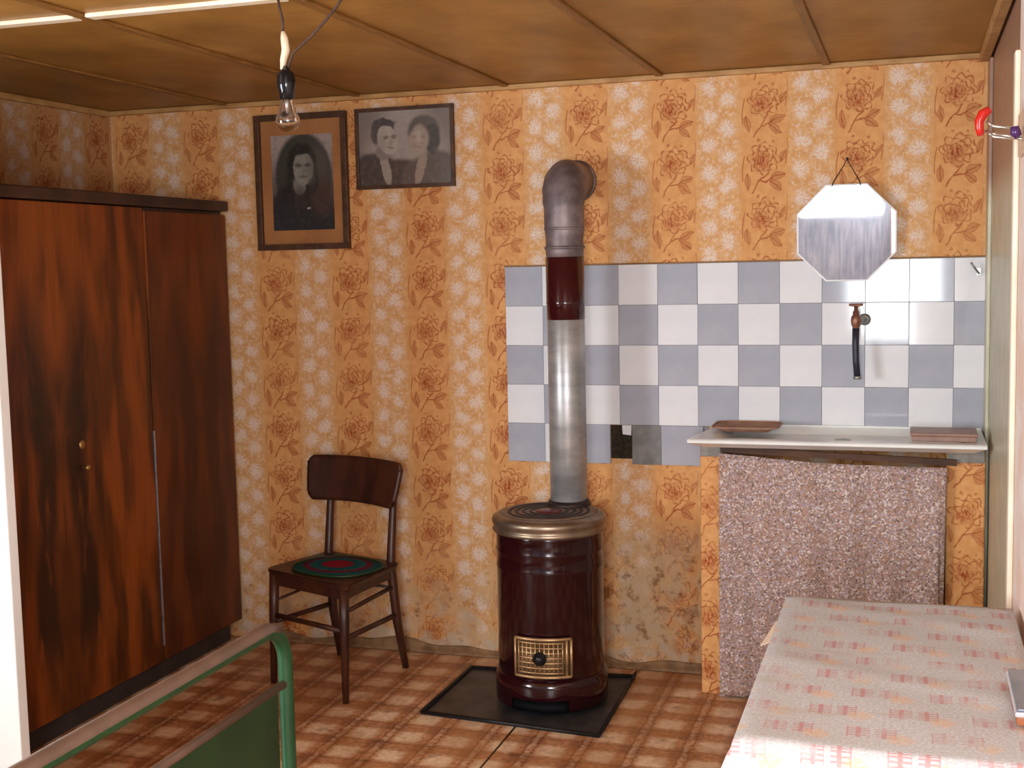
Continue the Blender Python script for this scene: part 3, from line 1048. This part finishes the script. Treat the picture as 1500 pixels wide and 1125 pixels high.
# ---------------------------------------------------------------- stove, its floor plate and pipe
SX, SY = 0.283, -0.43
pl = thing('stove_plate', 'dark sheet metal floor plate with raised rim under the stove', 'floor plate', (0.2, -0.43, 0))
C4 = [(-0.122, -0.695), (0.535, -0.755), (0.522, -0.135), (-0.118, -0.185)]
m = MB()
m.hexa([(x, y, 0.0) for x, y in C4] + [(x, y, 0.004) for x, y in C4])
obj('sheet', m, 'plate_iron', pl)
for k in range(4):
    a, b = C4[k], C4[(k + 1) % 4]
    obj('rim', MB().tube([(a[0], a[1], 0.008), (b[0], b[1], 0.008)], 0.0075, 8), 'plate_rim', pl)
obj('handle', MB().tube([(0.525, -0.20, 0.012), (0.535, -0.185, 0.035), (0.535, -0.155, 0.035), (0.525, -0.14, 0.012)], 0.004, 8), 'plate_rim', pl)

st = thing('stove', 'round dark maroon enamelled coal stove with bronze lid rim', 'stove', (SX, SY, 0.004))
for k in range(3):
    a = math.radians(-100 + 120 * k)
    obj('leg', MB().box(SX + .15 * math.cos(a) - .03, SX + .15 * math.cos(a) + .03, SY + .15 * math.sin(a) - .03, SY + .15 * math.sin(a) + .03, 0.0045, 0.02, 0.004), 'stove_black', st)
R0 = 0.192
obj('base_ring', MB().lathe([(0.0, 0.018), (0.196, 0.018), (0.203, 0.024), (0.204, 0.105), (0.198, 0.122), (0.19, 0.128), (0, 0.128)], SX, SY, 0, 64), 'enamel', st)
obj('body', MB().lathe([(0, 0.122), (R0 - .004, 0.122), (R0, 0.13), (R0 - .001, 0.50), (R0 + .001, 0.505), (R0 + .001, 0.512), (R0 - .001, 0.518),
                        (R0 - .001, 0.56), (R0 + .001, 0.565), (R0 + .001, .572), (R0 - .001, .578), (R0, .622), (R0 + .003, .634), (0, .634)], SX, SY, 0, 64), 'enamel', st)
obj('lid_rim', MB().lathe([(R0, 0.628), (R0 + .008, .630), (R0 + .013, .637), (R0 + .009, .645), (R0 + .006, .650), (R0 + .012, .660), (R0 + .014, .670), (R0 + .010, .681),
                           (R0 - .004, .690), (R0 - .02, .693), (R0 - .02, .628), (R0, .628)], SX, SY, 0, 64), 'bronze', st)
lid = obj('hotplate', MB().lathe([(0, .692), (0.046, .692), (.048, .694), (.172, .694), (.172, .64), (0, .64)], SX, SY, 0, 64), 'cast_iron', st)
for r in (0.066, 0.092, 0.118, 0.144):
    obj('hotplate_ring', MB().lathe([(r - .006, .6935), (r - .005, .6965), (r + .005, .6965), (r + .006, .6935)], SX, SY, 0, 64), 'cast_dark', lid)
obj('centre_cap', MB().lathe([(0, .7), (.03, .699), (.044, .696), (.046, .692), (0, .692)], SX, SY, 0, 32), 'lid_red', lid)
obj('flue_collar', MB().lathe([(.062, .69), (.082, .69), (.08, .70), (.072, .712), (.069, .712)], SX + .037, SY + .14, 0, 40), 'cast_dark', st)


def curved_panel(a0, a1, z0, z1, r, t, nu=16, nv=2):
    def inner(i, j):
        a = a0 + (a1 - a0) * i
        return (SX + r * math.sin(a), SY - r * math.cos(a), z0 + (z1 - z0) * j)
    m_ = MB().grid(inner, nu, nv)
    g = bmesh.ops.solidify(m_.bm, geom=m_.bm.faces[:], thickness=t)
    return m_


# the stove faces the middle of the room, a little left of the camera
FA = 0.115
plate_a = 0.52
dr = obj('grate_door', curved_panel(FA - plate_a, FA + plate_a, 0.142, 0.284, R0 + 0.004, 0.004), 'grate_bronze', st)
for zc_ in (0.146, 0.280):
    obj('door_edge', MB().tube([(SX + (R0 + .008) * math.sin(FA + plate_a * (k / 10 - 1)), SY - (R0 + .008) * math.cos(FA + plate_a * (k / 10 - 1)), zc_) for k in range(21)], .006, 8), 'grate_bronze', dr)
for aa in (FA - plate_a, FA + plate_a, FA + plate_a * 0.84):
    obj('door_edge', MB().tube([(SX + (R0 + .007) * math.sin(aa), SY - (R0 + .007) * math.cos(aa), z) for z in (0.146, 0.280)], .005, 8), 'grate_bronze', dr)
g = MB()
for k in range(11):
    aa = FA - plate_a * 0.86 + plate_a * 1.56 * k / 10
    g.tube([(SX + (R0 + .006) * math.sin(aa), SY - (R0 + .006) * math.cos(aa), z) for z in (0.156, 0.270)], .003, 6)
for k in range(7):
    zz = 0.160 + 0.106 * k / 6
    g.tube([(SX + (R0 + .006) * math.sin(FA - plate_a * .9 + plate_a * 1.66 * i / 12), SY - (R0 + .006) * math.cos(FA - plate_a * .9 + plate_a * 1.66 * i / 12), zz) for i in range(13)], .003, 6)
gl = obj('grille', g, 'grate_bronze', dr)
gl['kind'] = 'stuff'
kn = obj('air_knob', MB().lathe([(0, 0), (.020, 0), (.024, .004), (.024, .010), (.016, .012), (.014, .022), (.010, .026), (0, .027)], seg=24), 'stove_black', dr, local=True)
ka = FA - 0.04
kn.rotation_euler = (PI / 2, 0, ka)
kn.location = Vector((SX + (R0 + .006) * math.sin(ka), SY - (R0 + .006) * math.cos(ka), 0.213)) - BASE[dr.name]
ash = obj('ash_door', curved_panel(FA - 0.6, FA + 0.45, 0.020, 0.062, 0.205, 0.006), 'stove_black', st)

PX_, PY_, PR = SX + 0.037, SY + 0.14, 0.068
sp = thing('stove_pipe', 'flue pipe rising from the stove and elbowing into the wall', 'stove pipe', (PX_, PY_, 0.70))
obj('lower_section', MB().lathe([(PR - .003, .697), (PR, .70), (PR, 1.380), (PR - .004, 1.385)], PX_, PY_, 0, 40), 'pipe_aluminium', sp)
tag(bpy.data.objects['lower_section'], 'dull grey aluminium pipe section')
obj('enamel_section', MB().lathe([(PR - .005, 1.372), (PR + .002, 1.374), (PR + .002, 1.43), (PR + .0035, 1.434), (PR + .002, 1.438), (PR + .002, 1.598), (PR - .004, 1.60)], PX_, PY_, 0, 40), 'enamel_pipe', sp)
m = MB()
path = [(PX_, PY_, 1.59), (PX_, PY_, 1.62), (PX_, PY_, 1.66), (PX_, PY_, 1.70), (PX_, PY_, 1.74), (PX_, PY_, 1.775)]
rad = [PR - .001, PR + .001, PR, PR + .004, PR + .005, PR + .004]
RB, EX, EZ = 0.105, -0.028, 1.775
for k in range(1, 9):
    a = PI / 2 * k / 8
    path.append((PX_ + EX * 0.35 * k / 8, PY_ + RB * (1 - math.cos(a)), EZ + RB * math.sin(a)))
    rad.append(PR + .004 + .006 * math.sin(PI * k / 8) + (0.002 if k % 2 else 0))
path += [(PX_ + EX, -0.06, EZ + RB + .004), (PX_ + EX, -0.002, EZ + RB + .006)]
rad += [PR + .005, PR + .005]
obj('elbow', MB().tube(path, rad, 32), 'pipe_soot', sp)
for zz in (1.632, 1.70):
    obj('joint_ring', MB().lathe([(PR - .002, zz - .007), (PR + .0045, zz - .005), (PR + .006, zz), (PR + .0045, zz + .005), (PR - .002, zz + .007)], PX_, PY_, 0, 40), 'pipe_soot', sp)
obj('wall_collar', MB().lathe([(PR + .003, -.014), (PR + .010, -.012), (PR + .012, -.003), (PR + .003, -.002)], PX_ + EX, 0, EZ + RB + .006, 40, axis='y'), 'pipe_soot', sp)

# ---------------------------------------------------------------- sink on papered piers
pr1 = tag(obj('sink_pier', MB().box(0.795, 0.877, -0.235, -0.013, 0.0, 0.925, 0.006), 'wallpaper_pier_left'), 'narrow papered brick pier under the left end of the sink', 'pier', 'papered piers under the sink')
pr2 = tag(obj('sink_pier', MB().box(1.632, 1.757, -0.235, -0.013, 0.0, 0.925, 0.006), 'wallpaper_pier'), 'wider papered brick pier under the right end of the sink', 'pier', 'papered piers under the sink')
for p_, a, b in ((pr1, 0.795, 0.877), (pr2, 1.632, 1.757)):
    obj('cement_bed', MB().box(a + .002, b - .002, -0.238, -0.02, 0.875, 0.926, 0.004), 'sink_cement', p_)

sk = thing('sink', 'shallow white enamel sink slab with thin flared rim', 'sink', (1.27, -0.2, 0.927))
X0, X1, Y0, Y1, ZT = 0.780, 1.752, -0.415, -0.012, 0.962
m = MB()
BX0, BX1, BY0, BY1, BZ = 1.085, 1.50, -0.34, -0.07, 0.942
# rim slab in strips around the sunk bowl, with flared outer edge
rim_o = [(X0, Y0), (X1, Y0), (X1, Y1), (X0 + .05, Y1)]
rim_i = [(X0 + .07, Y0 + .045), (X1 - .06, Y0 + .045), (X1 - .06, Y1 - .03), (X0 + .10, Y1 - .03)]
floor_ = [(X0 + .11, Y0 + .085), (X1 - .10, Y0 + .085), (X1 - .10, Y1 - .06), (X0 + .14, Y1 - .06)]
levels = [([(x, y) for x, y in [(X0 + .05, Y0 + .06), (X1 - .04, Y0 + .06), (X1 - .04, Y1), (X0 + .09, Y1)]], 0.927),
          (rim_o, 0.949), (rim_o, 0.958), ([(x * .999 + .0012, y * .985) for x, y in rim_o], ZT), (rim_i, ZT), (floor_, 0.940)]
rings = [[m.bm.verts.new((x, y, z)) for x, y in L] for L, z in levels]
for A, B in zip(rings, rings[1:]):
    for k in range(4):
        m.bm.faces.new((A[k], A[(k + 1) % 4], B[(k + 1) % 4], B[k]))
m.bm.faces.new(list(reversed(rings[0])))
m.bm.faces.new(rings[-1])
bmesh.ops.recalc_face_normals(m.bm, faces=m.bm.faces)
obj('slab', m, 'sink_enamel', sk)
obj('back_lip', MB().box(X0 + .06, X1, -0.0265, -0.0125, ZT - .004, ZT + 0.006, 0.002), 'sink_enamel', sk)
obj('drain', MB().lathe([(0, .9405), (.02, .9405), (.026, .9425), (.028, .9405)], 1.29, -0.2, 0, 20), 'tap_steel', sk)

dsh = thing('soap_tray', 'brown shallow tray with sloping sides at the left end of the sink', 'tray', (0.94, -0.15, ZT))


def tray(i, j):
    a = 2 * PI * i
    sx = math.copysign(abs(math.cos(a)) ** 0.35, math.cos(a))
    sy = math.copysign(abs(math.sin(a)) ** 0.35, math.sin(a))
    prof = [(0.0, .006), (0.62, .006), (0.74, .006), (0.92, .015), (1.0, .018), (0.96, .014), (0.78, .006), (0.70, .0), (0.0, .0)]
    k = j * (len(prof) - 1)
    q = min(int(k), len(prof) - 2)
    t = k - q
    r = prof[q][0] * (1 - t) + prof[q + 1][0] * t
    h = prof[q][1] * (1 - t) + prof[q + 1][1] * t
    return (0.952 + 0.118 * r * sx, -0.145 + 0.10 * r * sy, ZT + 0.0005 + h)


obj('bowl', MB().grid(tray, 48, 8), 'brown_cloth', dsh)
obj('lip', MB().tube([(0.952 + 0.118 * math.copysign(abs(math.cos(a)) ** 0.35, math.cos(a)), -0.145 + 0.10 * math.copysign(abs(math.sin(a)) ** 0.35, math.sin(a)), ZT + 0.0185)
                      for a in [2 * PI * k / 60 for k in range(61)]], 0.003, 6, cap=False), 'brown_cloth', dsh)
bx = thing('soap_box', 'brown oblong plastic box at the right end of the sink', 'box', (1.62, -0.25, ZT))
obj('box_body', MB().box(1.518, 1.722, -0.355, -0.20, ZT + .0005, ZT + .019, 0.003), 'brown_plastic', bx)
obj('box_lid', MB().box(1.514, 1.726, -0.359, -0.196, ZT + .019, ZT + .029, 0.003), 'brown_plastic', bx)

rail = tag(obj('curtain_rail', MB().hexa([(0.87, -0.250, 0.894), (1.665, -0.250, 0.866), (1.665, -0.236, 0.866), (0.87, -0.236, 0.894),
                                          (0.87, -0.250, 0.916), (1.665, -0.250, 0.888), (1.665, -0.236, 0.888), (0.87, -0.236, 0.916)]), 'timber_dark'),
           'dark wooden batten under the front edge of the sink', 'batten')


def curtain(i, j):
    x = 0.872 + 0.762 * i
    ztop = 0.893 - 0.030 * i - 0.012 * math.sin(PI * i)
    z = ztop + (0.012 - ztop) * j
    amp = 0.006 + 0.018 * j
    y = -0.262 - amp * (0.55 * math.sin(i * 34 + 1.2 * math.sin(j * 2)) + 0.45 * math.sin(i * 13.0 + 2 + j)) - 0.010 * j
    y -= 0.022 * j * math.exp(-((i - 0.10) / 0.035) ** 2) - 0.012 * j * math.exp(-((i - 0.16) / 0.03) ** 2)
    x += 0.008 * j * math.sin(i * 21)
    if i > 0.97:
        x -= 0.02 * j
    if i < 0.03:
        x -= 0.004
    return (x, y, z)


ct = tag(obj('sink_curtain', MB().grid(curtain, 120, 40), 'curtain_print'), 'brown and mauve speckled cloth curtain hanging under the sink', 'curtain')
solid(ct, 0.0015)

tp = thing('tap', 'old brass tap on the tiles with a black rubber hose', 'tap', (1.345, -0.012, 1.35))
TXc, TYc = 1.328, -0.09
obj('wall_flange', MB().lathe([(0, -.011), (.022, -.0115), (.020, -.018), (.010, -.021), (0, -.021)], 1.355, 0, 1.352, 24, axis='y'), 'tap_steel', tp)
obj('supply_pipe', MB().tube([(1.355, -0.018, 1.352), (1.352, -0.05, 1.352), (1.340, -0.08, 1.352), (1.328, -0.09, 1.352)], .0105, 12), 'tap_steel', tp)
bd = obj('tap_body', MB().lathe([(0, .052), (.006, .052), (.007, .036), (.011, .032), (.011, .020), (.016, .014), (.018, 0), (.016, -.016), (.011, -.026), (.012, -.045), (0, -.045)], TXc, TYc, 1.352, 24), 'tap_brass', tp)
obj('tap_handle', MB().tube([(TXc - .024, TYc, 1.408), (TXc - .012, TYc, 1.407), (TXc, TYc, 1.406), (TXc + .012, TYc, 1.407), (TXc + .024, TYc, 1.408)], [.0045, .005, .006, .005, .0045], 10), 'tap_brass', bd)
obj('hose', MB().tube([(TXc, TYc, 1.325), (TXc - .001, TYc, 1.27), (TXc + .001, TYc - .003, 1.21), (TXc + .006, TYc - .006, 1.15)], [.0125, .012, .0115, .012], 14), 'rubber', tp)
obj('hose_clip', MB().lathe([(.012, -.008), (.0145, -.007), (.0145, .003), (.012, .004)], TXc + .006, TYc - .006, 1.152, 16), 'tap_steel', tp)

# ---------------------------------------------------------------- octagonal mirror on a string
MXc, MZc, MR = 1.292, 1.662, 0.172
mi = thing('mirror', 'octagonal frameless mirror hanging from a nail above the sink', 'mirror', (MXc, -0.045, MZc))
TILT, MYAW = math.radians(5.0), math.radians(2.2)
rotm = Matrix.Rotation(MYAW, 3, 'Z') @ Matrix.Rotation(TILT, 3, 'X')


def octagon(r):
    q = r * math.tan(PI / 8) * 1.0
    return [(-q, -r), (q, -r), (r, -q), (r, q), (q, r), (-q, r), (-r, q), (-r, -q)]


m = MB()
o1, o2 = octagon(MR), octagon(MR - 0.006)
A = [m.bm.verts.new(rotm @ Vector((x, -0.003, z))) for x, z in o2]
m.bm.faces.new(A)
bmesh.ops.recalc_face_normals(m.bm, faces=m.bm.faces)
for f in m.bm.faces:
    if (rotm.inverted() @ f.normal).y > 0:
        f.normal_flip()
obj('glass', m, 'mirror_glass', mi, local=True)
m = MB()
A = [m.bm.verts.new(rotm @ Vector((x, -0.003, z))) for x, z in o2]
B = [m.bm.verts.new(rotm @ Vector((x, 0.0, z))) for x, z in o1]
Cc = [m.bm.verts.new(rotm @ Vector((x, 0.004, z))) for x, z in o1]
for k in range(8):
    j = (k + 1) % 8
    m.bm.faces.new((A[k], A[j], B[j], B[k]))
    m.bm.faces.new((B[k], B[j], Cc[j], Cc[k]))
m.bm.faces.new(Cc)
bmesh.ops.recalc_face_normals(m.bm, faces=m.bm.faces)
obj('bevelled_edge', m, 'mirror_edge', mi, local=True)
NZ = 1.922 - MZc
obj('hanging_string', MB().tube([tuple(rotm @ Vector((-0.055, -0.004, 0.150))), tuple(rotm @ Vector((-0.045, 0.0, 0.18))), (0.0, 0.038, NZ),
                                 tuple(rotm @ Vector((0.045, 0.0, 0.18))), tuple(rotm @ Vector((0.05, -0.004, 0.148)))], 0.0022, 6), 'string', mi, local=True)
obj('nail', MB().tube([(0, 0.046, NZ), (0, 0.030, NZ + .004)], [.003, .0045], 8), 'string', mi, local=True)

# ---------------------------------------------------------------- hanging bulb
LX, LY = 0.006, -1.78
hb = thing('hanging_bulb', 'bare clear light bulb in a black holder hanging from cords', 'lamp', (LX, LY, 1.92))
gl_prof = [(0, -.058)]
for k in range(1, 13):
    a = PI * k / 16
    gl_prof.append((.0305 * math.sin(a), -.0275 - .0305 * math.cos(a)))
gl_prof += [(.0205, .005), (.0155, .018), (.0135, .030), (.0130, .036)]
bz = 1.978
gb = obj('glass_bulb', MB().lathe(gl_prof, LX, LY, bz, 32), 'bulb_glass', hb)
obj('filament_stem', MB().lathe([(0, -.012), (.004, -.010), (.006, .01), (.010, .034), (0, .036)], LX, LY, bz, 12), 'filament', gb)
obj('filament', MB().tube([(LX - .012, LY, bz - .022), (LX - .006, LY, bz - .026), (LX, LY, bz - .022), (LX + .006, LY, bz - .026), (LX + .012, LY, bz - .022)], .0008, 6), 'filament', gb)
obj('holder', MB().lathe([(.0135, .026), (.0185, .028), (.0195, .046), (.0225, .052), (.0235, .064), (.0235, .084), (.020, .092), (.012, .098), (.006, .108), (0, .108)], LX, LY, bz, 28), 'bakelite', hb)
obj('taped_joint', MB().tube([(LX - .010, LY, 2.078), (LX - .006, LY, 2.10), (LX + .002, LY, 2.125), (LX - .001, LY, 2.155), (LX - .004, LY, 2.172)], [.005, .0085, .0105, .0095, .005], 12), 'tape', hb)
obj('cord', MB().tube([(LX - .004, LY, 2.168), (LX - .004, LY, 2.20), (LX - .012, LY, 2.235), (LX - .016, LY, ZC)], .0036, 8), 'cord', hb)
obj('cord', MB().tube([(LX + .006, LY, 2.080), (LX + .022, LY, 2.118), (LX + .075, LY, 2.155), (LX + .115, LY, 2.19), (LX + .15, LY, 2.225), (LX + .185, LY - .01, ZC)], .0038, 8), 'cord', hb)

# ---------------------------------------------------------------- table with cloth
TX0, TX1, TY0, TY1, TZt = 1.238, 1.742, -2.600, -1.640, 0.757
tb = thing('dining_table', 'wooden table hidden under a printed cloth in the right foreground', 'table', (1.49, -2.12, 0))
obj('tabletop', MB().box(TX0 + .004, TX1, TY0 + .004, TY1 - .004, TZt - 0.028, TZt - 0.001, 0.003), 'table_wood', tb)
for a in (TX0 + .05, TX1 - .05):
    for b in (TY0 + .06, TY1 - .06):
        obj('leg', MB().hexa([(a - .018, b - .018, 0), (a + .018, b - .018, 0), (a + .018, b + .018, 0), (a - .018, b + .018, 0),
                              (a - .027, b - .027, TZt - .028), (a + .027, b - .027, TZt - .028), (a + .027, b + .027, TZt - .028), (a - .027, b + .027, TZt - .028)]), 'table_wood', tb)
for b in (TY0 + .045, TY1 - .065):
    obj('apron', MB().box(TX0 + .08, TX1 - .08, b, b + .02, TZt - .12, TZt - .028), 'table_wood', tb)

m = MB()
NX, NY, HANG = 26, 48, 11
cx0, cx1, cy0, cy1 = TX0 - .002, TX1 + .004, TY0 - .002, TY1 + .002


def cloth_z(x, y):
    return TZt + 0.002 + 0.0022 * math.sin(x * 17 + y * 6) * math.sin(y * 9 + 1) + 0.003 * max(0, math.sin(y * 14 + x * 5)) ** 6


grid = {}
for i in range(NX + 1):
    for j in range(NY + 1):
        x = cx0 + (cx1 - cx0) * i / NX
        y = cy0 + (cy1 - cy0) * j / NY
        edge = i in (0, NX) or j in (0, NY)
        grid[i, j] = m.bm.verts.new((x, y, TZt + 0.001 if edge else cloth_z(x, y)))
for i in range(NX):
    for j in range(NY):
        m.bm.faces.new((grid[i, j], grid[i + 1, j], grid[i + 1, j + 1], grid[i, j + 1])).smooth = True


def hang(ring, nx, ny, drop, closed=False):
    prev = ring
    n = len(ring)
    for k in range(1, HANG + 1):
        t = k / HANG
        cur = []
        for q, v in enumerate(ring):
            f = q / max(1, n - 1)
            wob_ = (0.014 * t * math.sin(f * 31) + 0.012 * t * math.sin(f * 13 + 1)) * (drop > .1)
            o_ = 0.003 + (0.020 if drop > .1 else 0.006) * t + wob_
            o_ = max(o_, 0.002)
            d = drop * (1 + 0.04 * math.sin(f * 8))
            flare = -0.075 * t ** 0.75 * max(0.0, 1 - f * 5) if ny < 0 else 0.0
            cur.append(m.bm.verts.new((v.co.x + nx * o_ + flare, v.co.y + ny * o_, TZt - d * t)))
        for q in range(n - 1):
            m.bm.faces.new((prev[q], prev[q + 1], cur[q + 1], cur[q])).smooth = True
        prev = cur


hang([grid[i, 0] for i in range(NX + 1)], 0, -1, 0.24)
hang([grid[0, j] for j in range(NY + 1)], -1, 0, 0.03)
hang([grid[i, NY] for i in range(NX + 1)], 0, 1, 0.14)
bmesh.ops.recalc_face_normals(m.bm, faces=m.bm.faces)
tc = tag(obj('tablecloth', m, 'tablecloth_print'), 'beige tablecloth printed with small red grids and orange flowers', 'tablecloth')
solid(tc, 0.0012)
# corner of a paler undercloth poking out
fl = tag(obj('undercloth_corner', MB().hexa([(1.196, -1.87, .700), (1.222, -1.90, .7195), (1.222, -1.74, .7195), (1.216, -1.735, .718),
                                             (1.196, -1.87, .7015), (1.222, -1.90, .721), (1.222, -1.74, .721), (1.216, -1.735, .7195)]), 'tan_fabric'),
         'pale corner of an undercloth sticking out at the table side', 'cloth')
tn = thing('tin_box', 'small grey tin with silver rim lying on the table by the wall', 'tin', (1.73, -2.31, TZt + .005))
obj('tin_base', MB().box(1.697, 1.758, -2.425, -2.20, TZt + .006, TZt + .022, 0.003), 'tin_orange', tn)
obj('tin_rim', MB().box(1.694, 1.760, -2.428, -2.197, TZt + .022, TZt + .031, 0.002), 'tin_silver', tn)
obj('tin_lid', MB().box(1.697, 1.758, -2.424, -2.20, TZt + .031, TZt + .036, 0.002), 'tin_grey', tn)

# ---------------------------------------------------------------- iron bed
bed = thing('iron_bed', 'green painted iron bed end with tube frame and sheet panel', 'bed', (0.19, -2.69, 0))
P1, P2 = Vector((0.206, -2.272, 0)), Vector((0.203, -3.30, 0))
dv = (P2 - P1).normalized()
LEN = (P2 - P1).length
BH, CR, TR = 0.80, 0.085, 0.0165


def bp(s_, z):
    q = P1 + dv * s_
    return (q.x, q.y, z)


path = [bp(0, 0.0), bp(0, 0.3), bp(0, BH - CR - .02)]
for k in range(0, 9):
    a = PI / 2 * k / 8
    path.append(bp(CR * (1 - math.cos(a)), BH - CR + CR * math.sin(a)))
for k in range(0, 9):
    a = PI / 2 * k / 8
    path.append(bp(LEN - CR + CR * math.sin(a), BH - CR + CR * math.cos(a)))
path += [bp(LEN, 0.3), bp(LEN, 0.0)]
obj('end_frame', MB().tube(path, TR, 16), 'green_paint', bed)
obj('rail_cap', MB().tube([bp(CR * .35 + (LEN - CR * .7) * k / 20, BH + .0045 - (0.012 if k in (0, 20) else 0)) for k in range(21)], 0.0165, 12), 'rail_brown', bed)
obj('crossbar', MB().tube([bp(0.0, 0.666), bp(LEN, 0.666)], 0.010, 10), 'rail_brown', bed)
m = MB()
nv_ = Vector((-dv.y, dv.x, 0)) * 0.003
c_ = [Vector(bp(0.045, 0.33)), Vector(bp(LEN - .045, 0.33)), Vector(bp(LEN - .045, 0.666)), Vector(bp(0.045, 0.666))]
m.hexa([c_[0] - nv_, c_[1] - nv_, c_[1] + nv_, c_[0] + nv_, c_[3] - nv_, c_[2] - nv_, c_[2] + nv_, c_[3] + nv_])
obj('sheet_panel', m, 'green_panel', bed)
obj('crossbar', MB().tube([bp(0.0, 0.33), bp(LEN, 0.33)], 0.012, 10), 'green_paint', bed)
for s_ in (0.03, LEN - 0.03):
    a = bp(s_, 0.26)
    obj('side_rail', MB().box(-1.62, a[0] - .01, a[1] - .012, a[1] + .012, 0.235, 0.285, 0.003), 'green_paint', bed)
hd = []
for k, (yy, zz) in enumerate(((P1.y, 0), (P1.y, 0.8), (P2.y, 0.8), (P2.y, 0))):
    hd.append((-1.64, yy, zz))
obj('head_frame', MB().tube(hd, TR, 12), 'green_paint', bed)
obj('spring_base', MB().box(-1.60, 0.14, P2.y + .045, P1.y - .045, 0.245, 0.2615), 'spring_steel', bed)

# ---------------------------------------------------------------- coat hooks on the right wall
HY = -1.50
ra = thing('coat_rack', 'wire coat hooks with red and purple plastic tips on the right wall', 'coat rack', (1.758, HY, 1.86))
obj('rack_board', MB().box(1.752, 1.7618, HY - .16, HY + .03, 1.80, 1.90, 0.003), 'rack_wood', ra)
for dz, ztip in ((0.0, 0.036), (-0.024, 0.0)):
    hkx = obj('wire_arm', MB().tube([(1.752, HY - .01, 1.866 + dz), (1.72, HY - .012, 1.868 + dz), (1.695, HY - .012, 1.872 + dz), (1.68, HY - .01, 1.885 + dz * .9)], .0034, 8), 'chrome', ra)
obj('wire_arm', MB().tube([(1.752, HY - .03, 1.850), (1.73, HY - .034, 1.845), (1.70, HY - .03, 1.852), (1.678, HY - .012, 1.862)], .0034, 8), 'chrome', ra)
tipm = MB().tube([(1.668, HY - .01, 1.852), (1.665, HY - .01, 1.868), (1.664, HY - .01, 1.885), (1.672, HY - .01, 1.902), (1.688, HY - .01, 1.912)],
                 [.008, .010, .011, .0125, .009], 14)
tag(obj('hook_tip', tipm, 'red_plastic', ra), 'red plastic tip')
tipm = MB().tube([(1.742, HY - .13, 1.835), (1.735, HY - .13, 1.845), (1.733, HY - .13, 1.858)], [.008, .012, .009], 12)
tag(obj('hook_tip', tipm, 'purple_plastic', ra), 'purple plastic tip')
obj('wire_arm', MB().tube([(1.752, HY - .13, 1.828), (1.742, HY - .13, 1.833)], .0034, 8), 'chrome', ra)
